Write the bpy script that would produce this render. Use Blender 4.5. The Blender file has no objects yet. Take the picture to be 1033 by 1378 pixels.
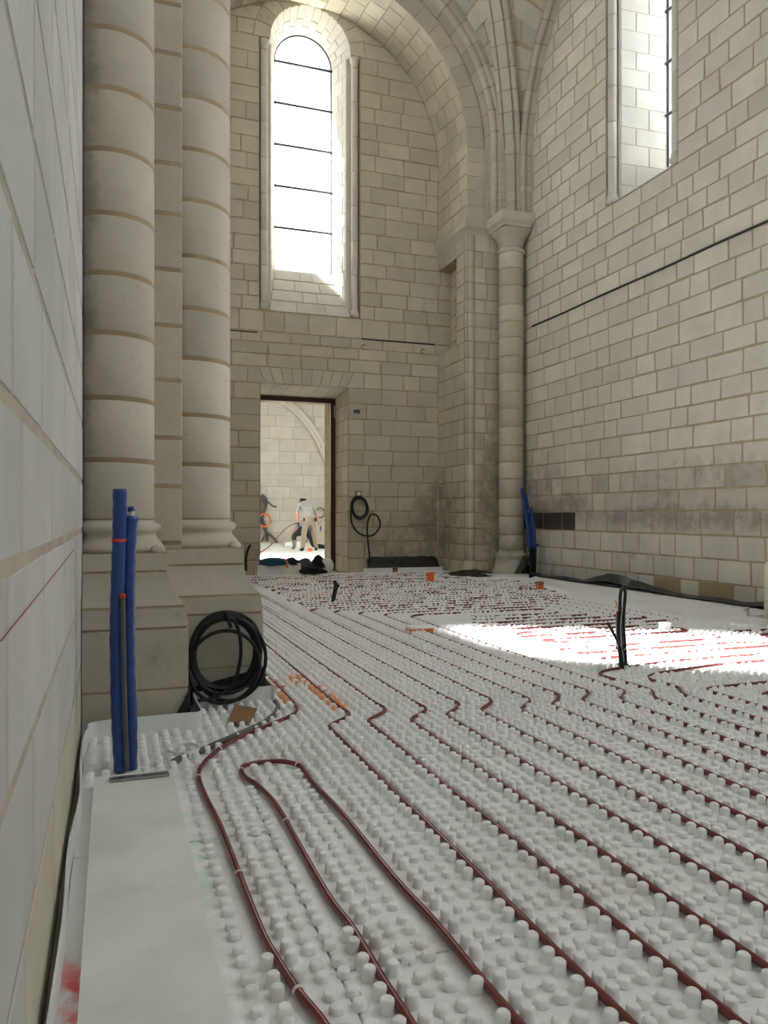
import bpy, math, random
from mathutils import Vector, Matrix
rnd = random.Random(7)
sc = bpy.context.scene
col = sc.collection
PI = math.pi

# ------------------------------------------------------------------ camera
F = 1035.0                                   # focal length in pixels of the 1033x1378 frame
YAW = math.atan(366 / 1035.0)                # nave axis lies left of the picture centre
SN, CS = math.sin(YAW), math.cos(YAW)
cam = bpy.data.cameras.new('camera')
cam.sensor_fit = 'HORIZONTAL'; cam.sensor_width = 36.0; cam.lens = 36.0 * F / 1033.0
cam.shift_y = 4.0 / 1033.0; cam.clip_start = 0.02; cam.clip_end = 200
camo = bpy.data.objects.new('camera', cam); col.objects.link(camo)
camo.location = (0, 0, 1.0); camo.rotation_euler = (PI / 2, 0, -YAW)
sc.camera = camo

# ------------------------------------------------------------------ light and exposure
w = bpy.data.worlds.new('sky'); sc.world = w; w.use_nodes = True
bg = w.node_tree.nodes['Background']
bg.inputs[0].default_value = (0.91, 0.95, 1.0, 1); bg.inputs[1].default_value = 4.2
sun = bpy.data.lights.new('sun', 'SUN'); sun.energy = 40.0; sun.angle = math.radians(5.0); sun.color = (1.0, 0.985, 0.955)
suno = bpy.data.objects.new('sun', sun); col.objects.link(suno)
ELEV = math.radians(54)
SD = Vector((0.836 * math.cos(ELEV), -0.548 * math.cos(ELEV), -math.sin(ELEV)))
suno.rotation_euler = SD.to_track_quat('-Z', 'Y').to_euler(); suno.location = (-6, 14, 14)

def portal(loc, facing, sx, sy):
    """daylight portal lying in a window opening, it only guides the sky light in"""
    l = bpy.data.lights.new('window_daylight', 'AREA'); l.shape = 'RECTANGLE'; l.size = sx; l.size_y = sy
    l.cycles.is_portal = True
    o = bpy.data.objects.new('window_daylight', l); col.objects.link(o)
    o.location = loc; o.rotation_euler = Vector(facing).to_track_quat('-Z', 'Y').to_euler()
portal((3.165, 13.55, 7.3), (0, -1, 0), 1.3, 4.6)
portal((7.35, 8.2, 7.6), (-1, 0, 0), 1.3, 4.6)
portal((7.35, 1.3, 6.8), (-1, 0, 0), 2.4, 6.2)
portal((-1.1, 7.55, 7.4), (1, 0, 0), 1.7, 5.0)
portal((3.13, -3.35, 7.4), (0, 1, 0), 1.3, 4.6)
portal((1.9, 19.0, 2.75), (1, 0, 0), 2.0, 3.0)
portal((9.6, 20.4, 3.0), (-1, 0, 0), 2.2, 4.0)

vs = sc.view_settings
vs.view_transform = 'Standard'; vs.look = 'None'; vs.gamma = 1.0; vs.use_curve_mapping = False
vs.exposure = 0.80
sc.cycles.max_bounces = 12; sc.cycles.diffuse_bounces = 8

# ------------------------------------------------------------------ photo pixel helpers
def ray(u, v):
    a = (u - 516.5) / F
    return (SN + CS * a, CS - SN * a, (693 - v) / F)
def G(u, v, z=0.0):
    d = ray(u, v); t = (z - 1) / d[2]; return Vector((d[0] * t, d[1] * t, z))
def PX(u, v, X):
    d = ray(u, v); t = X / d[0]; return Vector((X, d[1] * t, 1 + d[2] * t))
def PY(u, v, Y):
    d = ray(u, v); t = Y / d[1]; return Vector((d[0] * t, Y, 1 + d[2] * t))
def proj(p):
    r = CS * p[0] - SN * p[1]; f = SN * p[0] + CS * p[1]
    if f < 0.15: return None
    return (516.5 + F * r / f, 693 - F * (p[2] - 1) / f, f)
def in_frame(p, m=0):
    q = proj(p)
    return bool(q) and -m < q[0] < 1033 + m and -m < q[1] < 1378 + m

# ------------------------------------------------------------------ materials
def lin(c):
    return tuple((x / 12.92 if x <= 0.04045 else ((x + 0.055) / 1.055) ** 2.4) for x in c)
class NT:
    def __init__(s, name):
        s.m = bpy.data.materials.new(name); s.m.use_nodes = True; s.t = s.m.node_tree
        s.b = s.t.nodes['Principled BSDF']; s.geo = s.n('ShaderNodeNewGeometry'); s.pos = s.geo.outputs['Position']
    def n(s, k): return s.t.nodes.new(k)
    def l(s, a, b): s.t.links.new(a, b)
    def noise(s, scale, detail=4, rough=0.55, vec=None, stretch=None):
        nd = s.n('ShaderNodeTexNoise'); nd.inputs['Scale'].default_value = scale
        nd.inputs['Detail'].default_value = detail; nd.inputs['Roughness'].default_value = rough
        v = vec or s.pos
        if stretch:
            mp = s.n('ShaderNodeMapping'); mp.inputs['Scale'].default_value = stretch; s.l(v, mp.inputs[0]); v = mp.outputs[0]
        s.l(v, nd.inputs['Vector']); return nd.outputs['Fac']
    def ramp(s, f, a, b, lo=0.0, hi=1.0):
        r = s.n('ShaderNodeMapRange'); r.interpolation_type = 'SMOOTHSTEP'
        s.l(f, r.inputs[0]); r.inputs[1].default_value = a; r.inputs[2].default_value = b
        r.inputs[3].default_value = lo; r.inputs[4].default_value = hi; return r.outputs[0]
    def math(s, op, a, b=None):
        m = s.n('ShaderNodeMath'); m.operation = op
        for i, x in enumerate((a, b)):
            if x is None: continue
            if isinstance(x, (int, float)): m.inputs[i].default_value = x
            else: s.l(x, m.inputs[i])
        return m.outputs[0]
    def mix(s, f, a, b, mode='MIX'):
        m = s.n('ShaderNodeMix'); m.data_type = 'RGBA'; m.blend_type = mode
        for i, x in ((0, f), (6, a), (7, b)):
            if isinstance(x, (int, float)): m.inputs[i].default_value = x
            elif isinstance(x, tuple): m.inputs[i].default_value = (*x[:3], 1)
            else: s.l(x, m.inputs[i])
        return m.outputs[2]
    def bump(s, h, strength=0.3, dist=0.01):
        b = s.n('ShaderNodeBump'); b.inputs['Strength'].default_value = strength; b.inputs['Distance'].default_value = dist
        s.l(h, b.inputs['Height']); s.l(b.outputs[0], s.b.inputs['Normal'])
    def xyz(s):
        if not hasattr(s, '_x'):
            q = s.n('ShaderNodeSeparateXYZ'); s.l(s.pos, q.inputs[0]); s._x = q.outputs
        return s._x
    def blob(s, c, r, soft=0.5):
        d = s.n('ShaderNodeVectorMath'); d.operation = 'SUBTRACT'; s.l(s.pos, d.inputs[0]); d.inputs[1].default_value = c
        e = s.n('ShaderNodeVectorMath'); e.operation = 'DIVIDE'; s.l(d.outputs[0], e.inputs[0]); e.inputs[1].default_value = r
        g = s.n('ShaderNodeVectorMath'); g.operation = 'LENGTH'; s.l(e.outputs[0], g.inputs[0])
        return s.ramp(g.outputs['Value'], 1.0, 1.0 - soft)

def stone_mat(name, base, var=0.10, grime=(), grime_col=(0.15, 0.125, 0.10), patch=(0.62, 0.50, 0.32), patch_amt=0.12):
    k = NT(name); b = k.b
    oi = k.n('ShaderNodeObjectInfo')
    r = k.math('FRACT', k.math('ADD', oi.outputs['Random'], k.geo.outputs['Random Per Island']))
    c = k.mix(k.ramp(r, 0, 1), tuple(x * (1 - var) for x in base), tuple(min(1, x * (1 + var * .8)) for x in base))
    hue = k.math('FRACT', k.math('MULTIPLY', r, 7.31))
    c = k.mix(k.ramp(hue, 0.72, 1.0, 0, patch_amt), c, patch, 'MIX')
    n1 = k.noise(2.6, 5, 0.6)
    c = k.mix(k.ramp(n1, 0.3, 0.75, 0.0, 0.32), c, tuple(x * 0.6 for x in base))
    n2 = k.noise(26, 4, 0.65)
    c = k.mix(k.ramp(n2, 0.60, 0.80, 0.0, 0.45), c, tuple(x * 0.45 for x in base))
    if grime:
        tot = None
        for (cc, rr, st) in grime:
            m = k.math('MULTIPLY', k.blob(cc, rr, 0.75), st)
            tot = m if tot is None else k.math('MAXIMUM', tot, m)
        nz = k.noise(4.5, 6, 0.72)
        thr = k.math('ADD', tot, k.math('MULTIPLY', k.math('SUBTRACT', nz, 0.5), 2.2))
        c = k.mix(k.math('MULTIPLY', k.ramp(thr, 0.3, 1.1), 0.62), c, grime_col)
    c = k.mix(1.0, c, oi.outputs['Color'], 'MULTIPLY')
    k.l(c, b.inputs['Base Color']); b.inputs['Roughness'].default_value = 0.9
    b.inputs['Specular IOR Level'].default_value = 0.2
    h = k.math('ADD', k.math('MULTIPLY', n2, 0.5), k.noise(90, 3, 0.6))
    k.bump(h, 0.35, 0.006)
    return k.m

def plain(name, c, rough=0.6, var=0.12, scale=8, metal=0.0, bump=0.0, bscale=30, spec=0.4, stretch=None, objcol=False):
    k = NT(name); n = k.noise(scale, 4, 0.6, stretch=stretch)
    cc = k.mix(k.ramp(n, 0.25, 0.75), tuple(x * (1 - var) for x in c), tuple(min(1, x * (1 + var)) for x in c))
    if objcol:
        oi = k.n('ShaderNodeObjectInfo'); cc = k.mix(1.0, cc, oi.outputs['Color'], 'MULTIPLY')
    k.l(cc, k.b.inputs['Base Color']); k.b.inputs['Roughness'].default_value = rough
    k.b.inputs['Metallic'].default_value = metal; k.b.inputs['Specular IOR Level'].default_value = spec
    if bump: k.bump(k.noise(bscale, 4, 0.6, stretch=stretch), bump, 0.01)
    return k.m

STONE = (0.70, 0.665, 0.565)
M = {}
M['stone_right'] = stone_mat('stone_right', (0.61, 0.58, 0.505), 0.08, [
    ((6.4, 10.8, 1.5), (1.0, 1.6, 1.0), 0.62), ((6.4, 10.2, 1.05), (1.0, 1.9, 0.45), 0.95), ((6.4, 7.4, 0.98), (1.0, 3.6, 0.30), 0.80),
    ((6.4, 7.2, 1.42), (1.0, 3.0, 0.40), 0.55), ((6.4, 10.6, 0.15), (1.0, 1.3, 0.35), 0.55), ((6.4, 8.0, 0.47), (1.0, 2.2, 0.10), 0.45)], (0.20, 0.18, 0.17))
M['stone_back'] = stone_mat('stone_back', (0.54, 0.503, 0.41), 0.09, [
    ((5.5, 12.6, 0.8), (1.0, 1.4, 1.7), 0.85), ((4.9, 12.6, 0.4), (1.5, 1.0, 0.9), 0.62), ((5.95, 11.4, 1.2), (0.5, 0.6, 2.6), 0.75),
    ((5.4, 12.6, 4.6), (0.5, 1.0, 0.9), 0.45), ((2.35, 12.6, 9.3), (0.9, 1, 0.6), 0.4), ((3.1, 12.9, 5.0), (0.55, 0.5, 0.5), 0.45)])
M['stone_left'] = stone_mat('stone_left', (0.58, 0.575, 0.545), 0.05, patch_amt=0.05)
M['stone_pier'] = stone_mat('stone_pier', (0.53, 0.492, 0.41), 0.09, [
    ((0.1, 3.7, 0.42), (0.8, 1.2, 0.25), 0.45), ((-0.14, 3.85, 2.6), (0.14, 0.3, 3.6), 0.8), ((0.5, 4.2, 0.5), (0.6, 0.6, 0.25), 0.4)], (0.22, 0.19, 0.15), patch_amt=0.1)
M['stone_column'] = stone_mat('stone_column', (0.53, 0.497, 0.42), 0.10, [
    ((6.15, 11.2, 0.5), (0.6, 0.8, 0.9), 0.7), ((6.35, 11.3, 2.5), (0.22, 0.5, 3.5), 0.7)], patch_amt=0.15)
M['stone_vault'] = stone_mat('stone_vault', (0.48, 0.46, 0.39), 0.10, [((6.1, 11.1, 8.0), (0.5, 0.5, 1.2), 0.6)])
M['stone_window'] = stone_mat('stone_window', (0.62, 0.60, 0.54), 0.08)
M['stone_next'] = stone_mat('stone_next', (0.62, 0.595, 0.53), 0.06, patch_amt=0.2)
M['mortar'] = plain('mortar', (0.40, 0.315, 0.21), 0.95, 0.18, 5, bump=0.3, bscale=70, spec=0.1)
M['mortar_grey'] = plain('mortar_grey', (0.47, 0.42, 0.345), 0.95, 0.15, 5, bump=0.3, bscale=70, spec=0.1)
M['plaster'] = plain('plaster', (0.66, 0.63, 0.54), 0.95, 0.08, 2, bump=0.2, spec=0.1)

def floor_mat(trans=False):
    k = NT('nub_panel_white')
    n = k.noise(3.0, 5, 0.6)
    c = k.mix(k.ramp(n, 0.3, 0.75), (0.84, 0.845, 0.835) if not trans else (0.88, 0.885, 0.875), (0.90, 0.905, 0.90) if not trans else (0.93, 0.935, 0.93))
    nd = k.noise(5.5, 6, 0.7)
    nf = k.noise(60, 3, 0.6)
    dirt = None
    for cc, rr, st in (((0.62, 1.62, 0), (0.24, 0.16, 9), 0.7), ((0.25, 1.9, 0), (0.3, 0.8, 9), 0.35), ((0.75, 3.1, 0), (0.5, 0.3, 9), 0.35), ((1.2, 1.9, 0), (0.5, 0.5, 9), 0.3)):
        m = k.math('MULTIPLY', k.blob(cc, rr, 0.8), st); dirt = m if dirt is None else k.math('MAXIMUM', dirt, m)
    d = k.math('MULTIPLY', k.ramp(nd, 0.42, 0.68), dirt)
    c = k.mix(d, c, (0.36, 0.31, 0.20))
    c = k.mix(k.math('MULTIPLY', k.ramp(nf, 0.66, 0.74), k.math('MULTIPLY', dirt, 1.0)), c, (0.12, 0.10, 0.07))
    for cc, rr, colr, st in (((3.0, 4.15, 0), (0.32, 0.10, 9), (0.50, 0.78, 0.55), 0.8), ((-0.07, 3.36, 0), (0.09, 0.06, 9), (0.45, 0.75, 0.60), 0.8),
                         ((-0.08, 1.72, 0), (0.07, 0.25, 9), (0.85, 0.12, 0.12), 1.0), ((0.235, 2.3, 0), (0.03, 0.9, 9), (0.55, 0.78, 0.62), 0.6),
                         ((0.47, 1.33, 0), (0.07, 0.04, 9), (0.85, 0.2, 0.15), 0.8),
                         ((2.6, 9.2, 0), (0.8, 0.25, 9), (0.95, 0.30, 0.08), 0.45), ((1.6, 10.6, 0), (0.9, 0.3, 9), (0.95, 0.30, 0.08), 0.4)):
        m = k.math('MULTIPLY', k.math('MULTIPLY', k.blob(cc, rr, 0.9), k.ramp(k.noise(9, 4, 0.6), 0.38, 0.6)), st)
        c = k.mix(m, c, colr)
    k.l(c, k.b.inputs['Base Color']); k.b.inputs['Roughness'].default_value = 0.38
    k.b.inputs['Subsurface Weight'].default_value = 0.0; k.b.inputs['Subsurface Radius'].default_value = (0.03, 0.03, 0.03); k.b.inputs['Subsurface Scale'].default_value = 1.0
    k.b.inputs['Specular IOR Level'].default_value = 0.45
    if trans: k.b.inputs['Subsurface Weight'].default_value = 0.4
    k.bump(k.math('ADD', k.noise(30, 3, 0.5), k.math('MULTIPLY', k.noise(14, 2, 0.5, stretch=(1, 3, 1)), 1.5)), 0.25, 0.01)
    return k.m
M['nub'] = floor_mat(); M['nubs'] = floor_mat(True)
M['nub_orange'] = plain('nub_orange_spray', (0.92, 0.42, 0.24), 0.5, 0.25, 30)
M['board'] = plain('board_white', (0.78, 0.78, 0.755), 0.6, 0.10, 3.5, bump=0.08, bscale=40)
M['board_bright'] = plain('board_bright', (0.84, 0.85, 0.84), 0.5, 0.04, 3)
M['foam'] = plain('edge_foam', (0.78, 0.79, 0.78), 0.45, 0.06, 6)
M['pipe'] = plain('pipe_red', (0.17, 0.030, 0.025), 0.20, 0.15, 9, spec=0.55)
M['clip'] = plain('clip_plastic', (0.72, 0.66, 0.58), 0.4)
M['blue'] = plain('blue_foam', (0.012, 0.052, 0.23), 0.35, 0.2, 12, bump=0.5, bscale=16, stretch=(1, 1, 2.5), spec=0.6)
M['red'] = plain('red_tape', (0.62, 0.05, 0.03), 0.5)
M['chalk'] = plain('chalk_red', (0.45, 0.16, 0.14), 0.9)
M['grey_pipe'] = plain('grey_conduit', (0.11, 0.105, 0.095), 0.5)
M['white_pipe'] = plain('white_pipe', (0.7, 0.7, 0.7), 0.4)
M['black'] = plain('black_rubber', (0.010, 0.010, 0.011), 0.45, 0.2, 10)
M['film'] = plain('black_film', (0.016, 0.016, 0.017), 0.35, 0.3, 7, bump=0.6, bscale=9, spec=0.6)
M['steel'] = plain('steel', (0.45, 0.46, 0.47), 0.35, 0.1, 20, metal=0.8)
M['iron'] = plain('iron_bar', (0.06, 0.07, 0.10), 0.5)
M['orange'] = plain('orange_plastic', (0.80, 0.19, 0.05), 0.5, 0.1)
M['card'] = plain('cardboard', (0.30, 0.16, 0.085), 0.85, 0.12)
M['brown'] = plain('door_brown', (0.060, 0.022, 0.016), 0.45, 0.15, 10)
M['teal'] = plain('cloth_teal', (0.012, 0.075, 0.105), 0.85, 0.3, 14, bump=0.5)
M['dark_cloth'] = plain('cloth_black', (0.010, 0.010, 0.013), 0.9, 0.3, 14, bump=0.5)
M['grey_cloth'] = plain('cloth_grey', (0.075, 0.08, 0.10), 0.9, 0.3, 14, bump=0.5)
M['skin'] = plain('skin', (0.55, 0.27, 0.19), 0.6, 0.06, 20)
M['shirt'] = plain('shirt_grey', (0.30, 0.29, 0.27), 0.9, 0.12, 12, bump=0.4, bscale=14)
M['trousers'] = plain('trousers_khaki', (0.30, 0.24, 0.18), 0.9, 0.15, 12, bump=0.4, bscale=14)
M['hair'] = plain('hair_black', (0.012, 0.010, 0.010), 0.7, 0.2, 40)
M['glove'] = plain('glove_blue', (0.04, 0.08, 0.22), 0.7)
M['groove'] = plain('string_cable', (0.05, 0.045, 0.04), 0.8)
def glass_mat():
    k = NT('window_glass'); b = k.b
    b.inputs['Base Color'].default_value = (0.97, 0.985, 1, 1); b.inputs['Roughness'].default_value = 0.0
    t = k.n('ShaderNodeBsdfTransparent'); t.inputs[0].default_value = (0.96, 0.98, 1, 1)
    g = k.n('ShaderNodeBsdfGlossy'); g.inputs['Roughness'].default_value = 0.02
    m = k.n('ShaderNodeMixShader'); m.inputs[0].default_value = 0.05; k.l(t.outputs[0], m.inputs[1]); k.l(g.outputs[0], m.inputs[2])
    k.l(m.outputs[0], k.t.nodes['Material Output'].inputs[0]); return k.m
M['glass'] = glass_mat()

# ------------------------------------------------------------------ mesh helpers
ORG = {}
def worg(o): return ORG.get(o.name, Vector((0, 0, 0)))
def link(o, org, parent):
    col.objects.link(o); ORG[o.name] = org.copy()
    if parent is not None:
        o.parent = parent; o.location = org - worg(parent)
    else: o.location = org
    return o
def tag(o, label=None, cat=None, group=None, kind=None):
    if label: o['label'] = label
    if cat: o['category'] = cat
    if group: o['group'] = group
    if kind: o['kind'] = kind
    return o
def empty(name, loc, label=None, cat=None, group=None, kind=None):
    o = bpy.data.objects.new(name, None); o.empty_display_size = 0.05
    link(o, Vector(loc), None); return tag(o, label, cat, group, kind)

class MB:
    def __init__(s): s.v = []; s.f = []; s.sm = []; s.mi = []
    def add(s, vs_, fs, smooth=False, mi=0):
        b = len(s.v); s.v += [Vector(p) for p in vs_]
        for f in fs: s.f.append(tuple(i + b for i in f)); s.sm.append(smooth); s.mi.append(mi)
        return s
    def box(s, x0, x1, y0, y1, z0, z1, bev=0.0, mi=0):
        if bev <= 0:
            p = [(x, y, z) for z in (z0, z1) for y in (y0, y1) for x in (x0, x1)]
            return s.add(p, [(0, 2, 3, 1), (4, 5, 7, 6), (0, 1, 5, 4), (2, 6, 7, 3), (0, 4, 6, 2), (1, 3, 7, 5)], mi=mi)
        b = bev; rings = []
        for z, i in ((z0, b), (z0 + b, 0), (z1 - b, 0), (z1, b)):
            e = b
            rings.append([(x0 + i + e, y0 + i, z), (x1 - i - e, y0 + i, z), (x1 - i, y0 + i + e, z), (x1 - i, y1 - i - e, z),
                          (x1 - i - e, y1 - i, z), (x0 + i + e, y1 - i, z), (x0 + i, y1 - i - e, z), (x0 + i, y0 + i + e, z)])
        return s.rings(rings, mi=mi)
    def rings(s, rings, cap0=True, cap1=True, smooth=False, closed=True, mi=0):
        n = len(rings[0]); vs_ = [p for r in rings for p in r]; fs = []
        for i in range(len(rings) - 1):
            for j in range(n if closed else n - 1):
                a, b = i * n + j, i * n + (j + 1) % n
                fs.append((a, b, b + n, a + n))
        s.add(vs_, fs, smooth, mi); b0 = len(s.v) - len(vs_)
        if cap0: s.f.append(tuple(b0 + n - 1 - j for j in range(n))); s.sm.append(False); s.mi.append(mi)
        if cap1: s.f.append(tuple(b0 + len(vs_) - n + j for j in range(n))); s.sm.append(False); s.mi.append(mi)
        return s
    def tube(s, pts, r, n=8, smooth=True, mi=0):
        pts = [Vector(p) for p in pts]; rings = []; up = None
        for i, p in enumerate(pts):
            t = (pts[min(i + 1, len(pts) - 1)] - pts[max(i - 1, 0)])
            if t.length < 1e-9: t = Vector((0, 0, 1))
            t.normalize()
            if up is None: up = Vector((0, 0, 1)) if abs(t.z) < 0.9 else Vector((1, 0, 0))
            a = t.cross(up)
            if a.length < 1e-4: a = t.orthogonal()
            a.normalize(); b = a.cross(t).normalized(); up = b
            rr = r[i] if isinstance(r, (list, tuple)) else r
            rings.append([p + (a * math.cos(2 * PI * k / n) + b * math.sin(2 * PI * k / n)) * rr for k in range(n)])
        return s.rings(rings, smooth=smooth, mi=mi)
    def lathe(s, c, prof, n=24, a0=0, a1=2 * PI, smooth=True, mi=0, clampx=(-99, 99)):
        full = abs(a1 - a0 - 2 * PI) < 1e-6; m = n if full else n + 1
        rings = [[(min(max(c[0] + r * math.cos(a0 + (a1 - a0) * k / n), clampx[0]), clampx[1]), c[1] + r * math.sin(a0 + (a1 - a0) * k / n), z) for k in range(m)] for r, z in prof]
        return s.rings(rings, smooth=smooth, closed=full, mi=mi)
    def prism(s, poly, z0, z1, mi=0):
        return s.rings([[(p[0], p[1], z0) for p in poly], [(p[0], p[1], z1) for p in poly]], mi=mi)
    def ell(s, c, r, n=12, m=8, mi=0, rot=None):
        rings = []
        for i in range(m + 1):
            th = PI * i / m; rr = max(math.sin(th), 0.02)
            ring = []
            for k in range(n):
                q = Vector((r[0] * rr * math.cos(2 * PI * k / n), r[1] * rr * math.sin(2 * PI * k / n), -r[2] * math.cos(th)))
                if rot: q = rot @ q
                ring.append(Vector(c) + q)
            rings.append(ring)
        return s.rings(rings, smooth=True, mi=mi)
    def build(s, name, mat, parent=None, org=None):
        if org is None:
            xs = [p.x for p in s.v]; ys = [p.y for p in s.v]; zs = [p.z for p in s.v]
            org = Vector(((min(xs) + max(xs)) / 2, (min(ys) + max(ys)) / 2, min(zs)))
        org = Vector(org)
        me = bpy.data.meshes.new(name); me.from_pydata([tuple(p - org) for p in s.v], [], s.f)
        me.polygons.foreach_set('use_smooth', s.sm)
        mats = mat if isinstance(mat, (list, tuple)) else [mat]
        for m_ in mats: me.materials.append(M[m_])
        if len(mats) > 1: me.polygons.foreach_set('material_index', s.mi)
        me.update()
        return link(bpy.data.objects.new(name, me), org, parent)

def smooth_path(pts, n=6, closed=False):
    """Catmull-Rom through points"""
    pts = [Vector(p) for p in pts]; out = []; N = len(pts)
    rng_ = range(N if closed else N - 1)
    for i in rng_:
        if closed: p0, p1, p2, p3 = (pts[(i + q) % N] for q in (-1, 0, 1, 2))
        else: p0, p1, p2, p3 = pts[max(i - 1, 0)], pts[i], pts[i + 1], pts[min(i + 2, N - 1)]
        for k in range(n):
            t = k / n
            out.append(0.5 * ((2 * p1) + (-p0 + p2) * t + (2 * p0 - 5 * p1 + 4 * p2 - p3) * t * t + (-p0 + 3 * p1 - 3 * p2 + p3) * t ** 3))
    if not closed: out.append(pts[-1])
    return out
def round_path(pts, r=0.09, n=5):
    pts = [Vector(p) for p in pts]; out = [pts[0]]
    for i in range(1, len(pts) - 1):
        a, b, c = pts[i - 1], pts[i], pts[i + 1]
        d1 = (a - b); d2 = (c - b); q = min(r, d1.length / 2, d2.length / 2)
        p, s_ = b + d1.normalized() * q, b + d2.normalized() * q
        for k in range(n + 1):
            t = k / n; out.append(p * (1 - t) ** 2 + b * 2 * t * (1 - t) + s_ * t * t)
    out.append(pts[-1]); return out

# ------------------------------------------------------------------ masonry
def stone_mb(P, q, proud=0.0, depth=0.045, inset=0.005, mb=None):
    """one dressed stone: quad q of (s, z) on surface P(s, z, d), d pointing into the room"""
    mb = mb or MB()
    cx = sum(p[0] for p in q) / 4; cz = sum(p[1] for p in q) / 4
    def shrink(k):
        out = []
        for p in q:
            dx, dz = cx - p[0], cz - p[1]; L = math.hypot(dx, dz) or 1
            out.append((p[0] + dx / L * k * 1.4, p[1] + dz / L * k * 1.4))
        return out
    i2 = shrink(inset)
    r = [[P(a, b, -depth) for a, b in q], [P(a, b, proud - 0.004) for a, b in q], [P(a, b, proud) for a, b in i2]]
    return mb.rings(r, cap0=False)

def courses(z0, z1, lo, hi, rn, fixed=()):
    zs = [z0]; fixed = sorted([f for f in fixed if z0 < f < z1]) + [z1]
    for f in fixed:
        a = zs[-1]; n = max(1, round((f - a) / ((lo + hi) / 2)))
        hs = [rn.uniform(lo, hi) for _ in range(n)]; k = (f - a) / sum(hs)
        for h in hs: zs.append(zs[-1] + h * k)
    return zs

def course_wall(parent, P, s0, s1, zs, holes=(), bound=None, lens=(0.28, 0.62), gap=0.021, mat='stone_right', name='stone',
                vis=lambda p: True, limit=300, tint=None, seed=1, proud=0.003, jit=0.003, depth=0.045, stuff_name='stone_courses', dpj=0.002, prio=None):
    rn = random.Random(seed); cand = []
    for ci in range(len(zs) - 1):
        a, b = zs[ci], zs[ci + 1]
        def bd(z): return bound(z) if bound else (s0, s1)
        ba, bb = bd(a), bd(b)
        if ba is None or bb is None: continue
        segs = [[ba[0], bb[0], ba[1], bb[1]]]
        for h in holes:
            ha, hb = h(a + 1e-4), h(b - 1e-4)
            if ha is None and hb is None: continue
            ha = ha or ((hb[0] + hb[1]) / 2,) * 2; hb = hb or ((ha[0] + ha[1]) / 2,) * 2
            new = []
            for L0, L1, R0, R1 in segs:
                if ha[1] <= L0 or ha[0] >= R0: new.append([L0, L1, R0, R1]); continue
                if ha[0] > L0 + 0.02: new.append([L0, L1, ha[0], hb[0]])
                if ha[1] < R0 - 0.02: new.append([ha[1], hb[1], R0, R1])
            segs = new
        for L0, L1, R0, R1 in segs:
            Lm, Rm = max(L0, L1), min(R0, R1)
            if min(R0 - L0, R1 - L1) < 0.03 and max(R0 - L0, R1 - L1) < 0.06: continue
            cuts = []; x = (L0 + L1) / 2 + rn.uniform(0.5, 1.0) * rn.uniform(*lens)
            while x < min(R0, R1) - lens[0] * 0.55:
                if x > Lm + 0.10: cuts.append(x)
                x += rn.uniform(*lens)
            ed = [(L0, L1)] + [(c + rn.uniform(-1, 1) * jit, c + rn.uniform(-1, 1) * jit) for c in cuts] + [(R0, R1)]
            for i in range(len(ed) - 1):
                g = gap / 2; J = lambda: rn.uniform(-jit, jit)
                q = [(ed[i][0] + g + J(), a + g + J()), (ed[i + 1][0] - g + J(), a + g + J()),
                     (ed[i + 1][1] - g + J(), b - g + J()), (ed[i][1] + g + J(), b - g + J())]
                if q[1][0] < q[0][0] + 0.015 and q[2][0] < q[3][0] + 0.015: continue
                if q[1][0] < q[0][0]: q[1] = (q[0][0] + 0.004, q[1][1])
                if q[2][0] < q[3][0]: q[2] = (q[3][0] + 0.004, q[2][1])
                cx = sum(p[0] for p in q) / 4; cz = (a + b) / 2
                c = P(cx, cz, 0)
                ok = in_frame(c, 40) and vis(c)
                pr = proj(c); size = ((ed[i + 1][0] - ed[i][0]) * (b - a)) / (pr[2] ** 2) if (ok and pr) else 0
                if size and prio and prio(c): size *= 1000
                cand.append((size, q, c, rn.uniform(-dpj, dpj)))
    cand.sort(key=lambda t: -t[0])
    stuff = MB()
    for i, (size, q, c, dp) in enumerate(cand):
        if size > 0 and i < limit:
            o = stone_mb(P, q, proud + dp, depth).build(name, mat, parent, c)
            t = tint(c, rn) if tint else None
            if t: o.color = (*t, 1)
        else: stone_mb(P, q, proud + dp, depth, mb=stuff)
    if stuff.v:
        o = stuff.build(stuff_name, mat, parent); o['kind'] = 'stuff'

def backing(mb, P, s0, s1, z0, z1, holes=(), d=-0.005, step=0.05, thick=0):
    if thick:
        backing(mb, P, s0, s1, z0, z1, holes, d - thick, max(step, 0.1), 0)
    zs = [z0]
    while zs[-1] < z1 - 1e-6: zs.append(min(z1, zs[-1] + step))
    for a, b in zip(zs[:-1], zs[1:]):
        segs = [(s0, s1)]
        m = (a + b) / 2
        for h in holes:
            hm = h(m)
            if hm is None: continue
            new = []
            for L, R in segs:
                if hm[1] <= L or hm[0] >= R: new.append((L, R)); continue
                if hm[0] > L: new.append((L, hm[0]))
                if hm[1] < R: new.append((hm[1], R))
            segs = new
        for L, R in segs:
            mb.add([P(L, a, d), P(R, a, d), P(R, b, d), P(L, b, d)], [(0, 1, 2, 3)])

def arch_hole(c, hw, zb, zc, extra=0.0):
    def f(z):
        if z < zb or z > zc + hw + extra: return None
        r = hw + extra
        if z <= zc: return (c - r, c + r)
        x = math.sqrt(max(r * r - (z - zc) ** 2, 0)); return (c - x, c + x)
    return f
def nook_hole(c, r, z0, z1): return lambda z: (c - r, c + r) if z0 <= z <= z1 else None
def rect_hole(a, b, z0, z1): return lambda z: (a, b) if z0 <= z <= z1 else None

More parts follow.
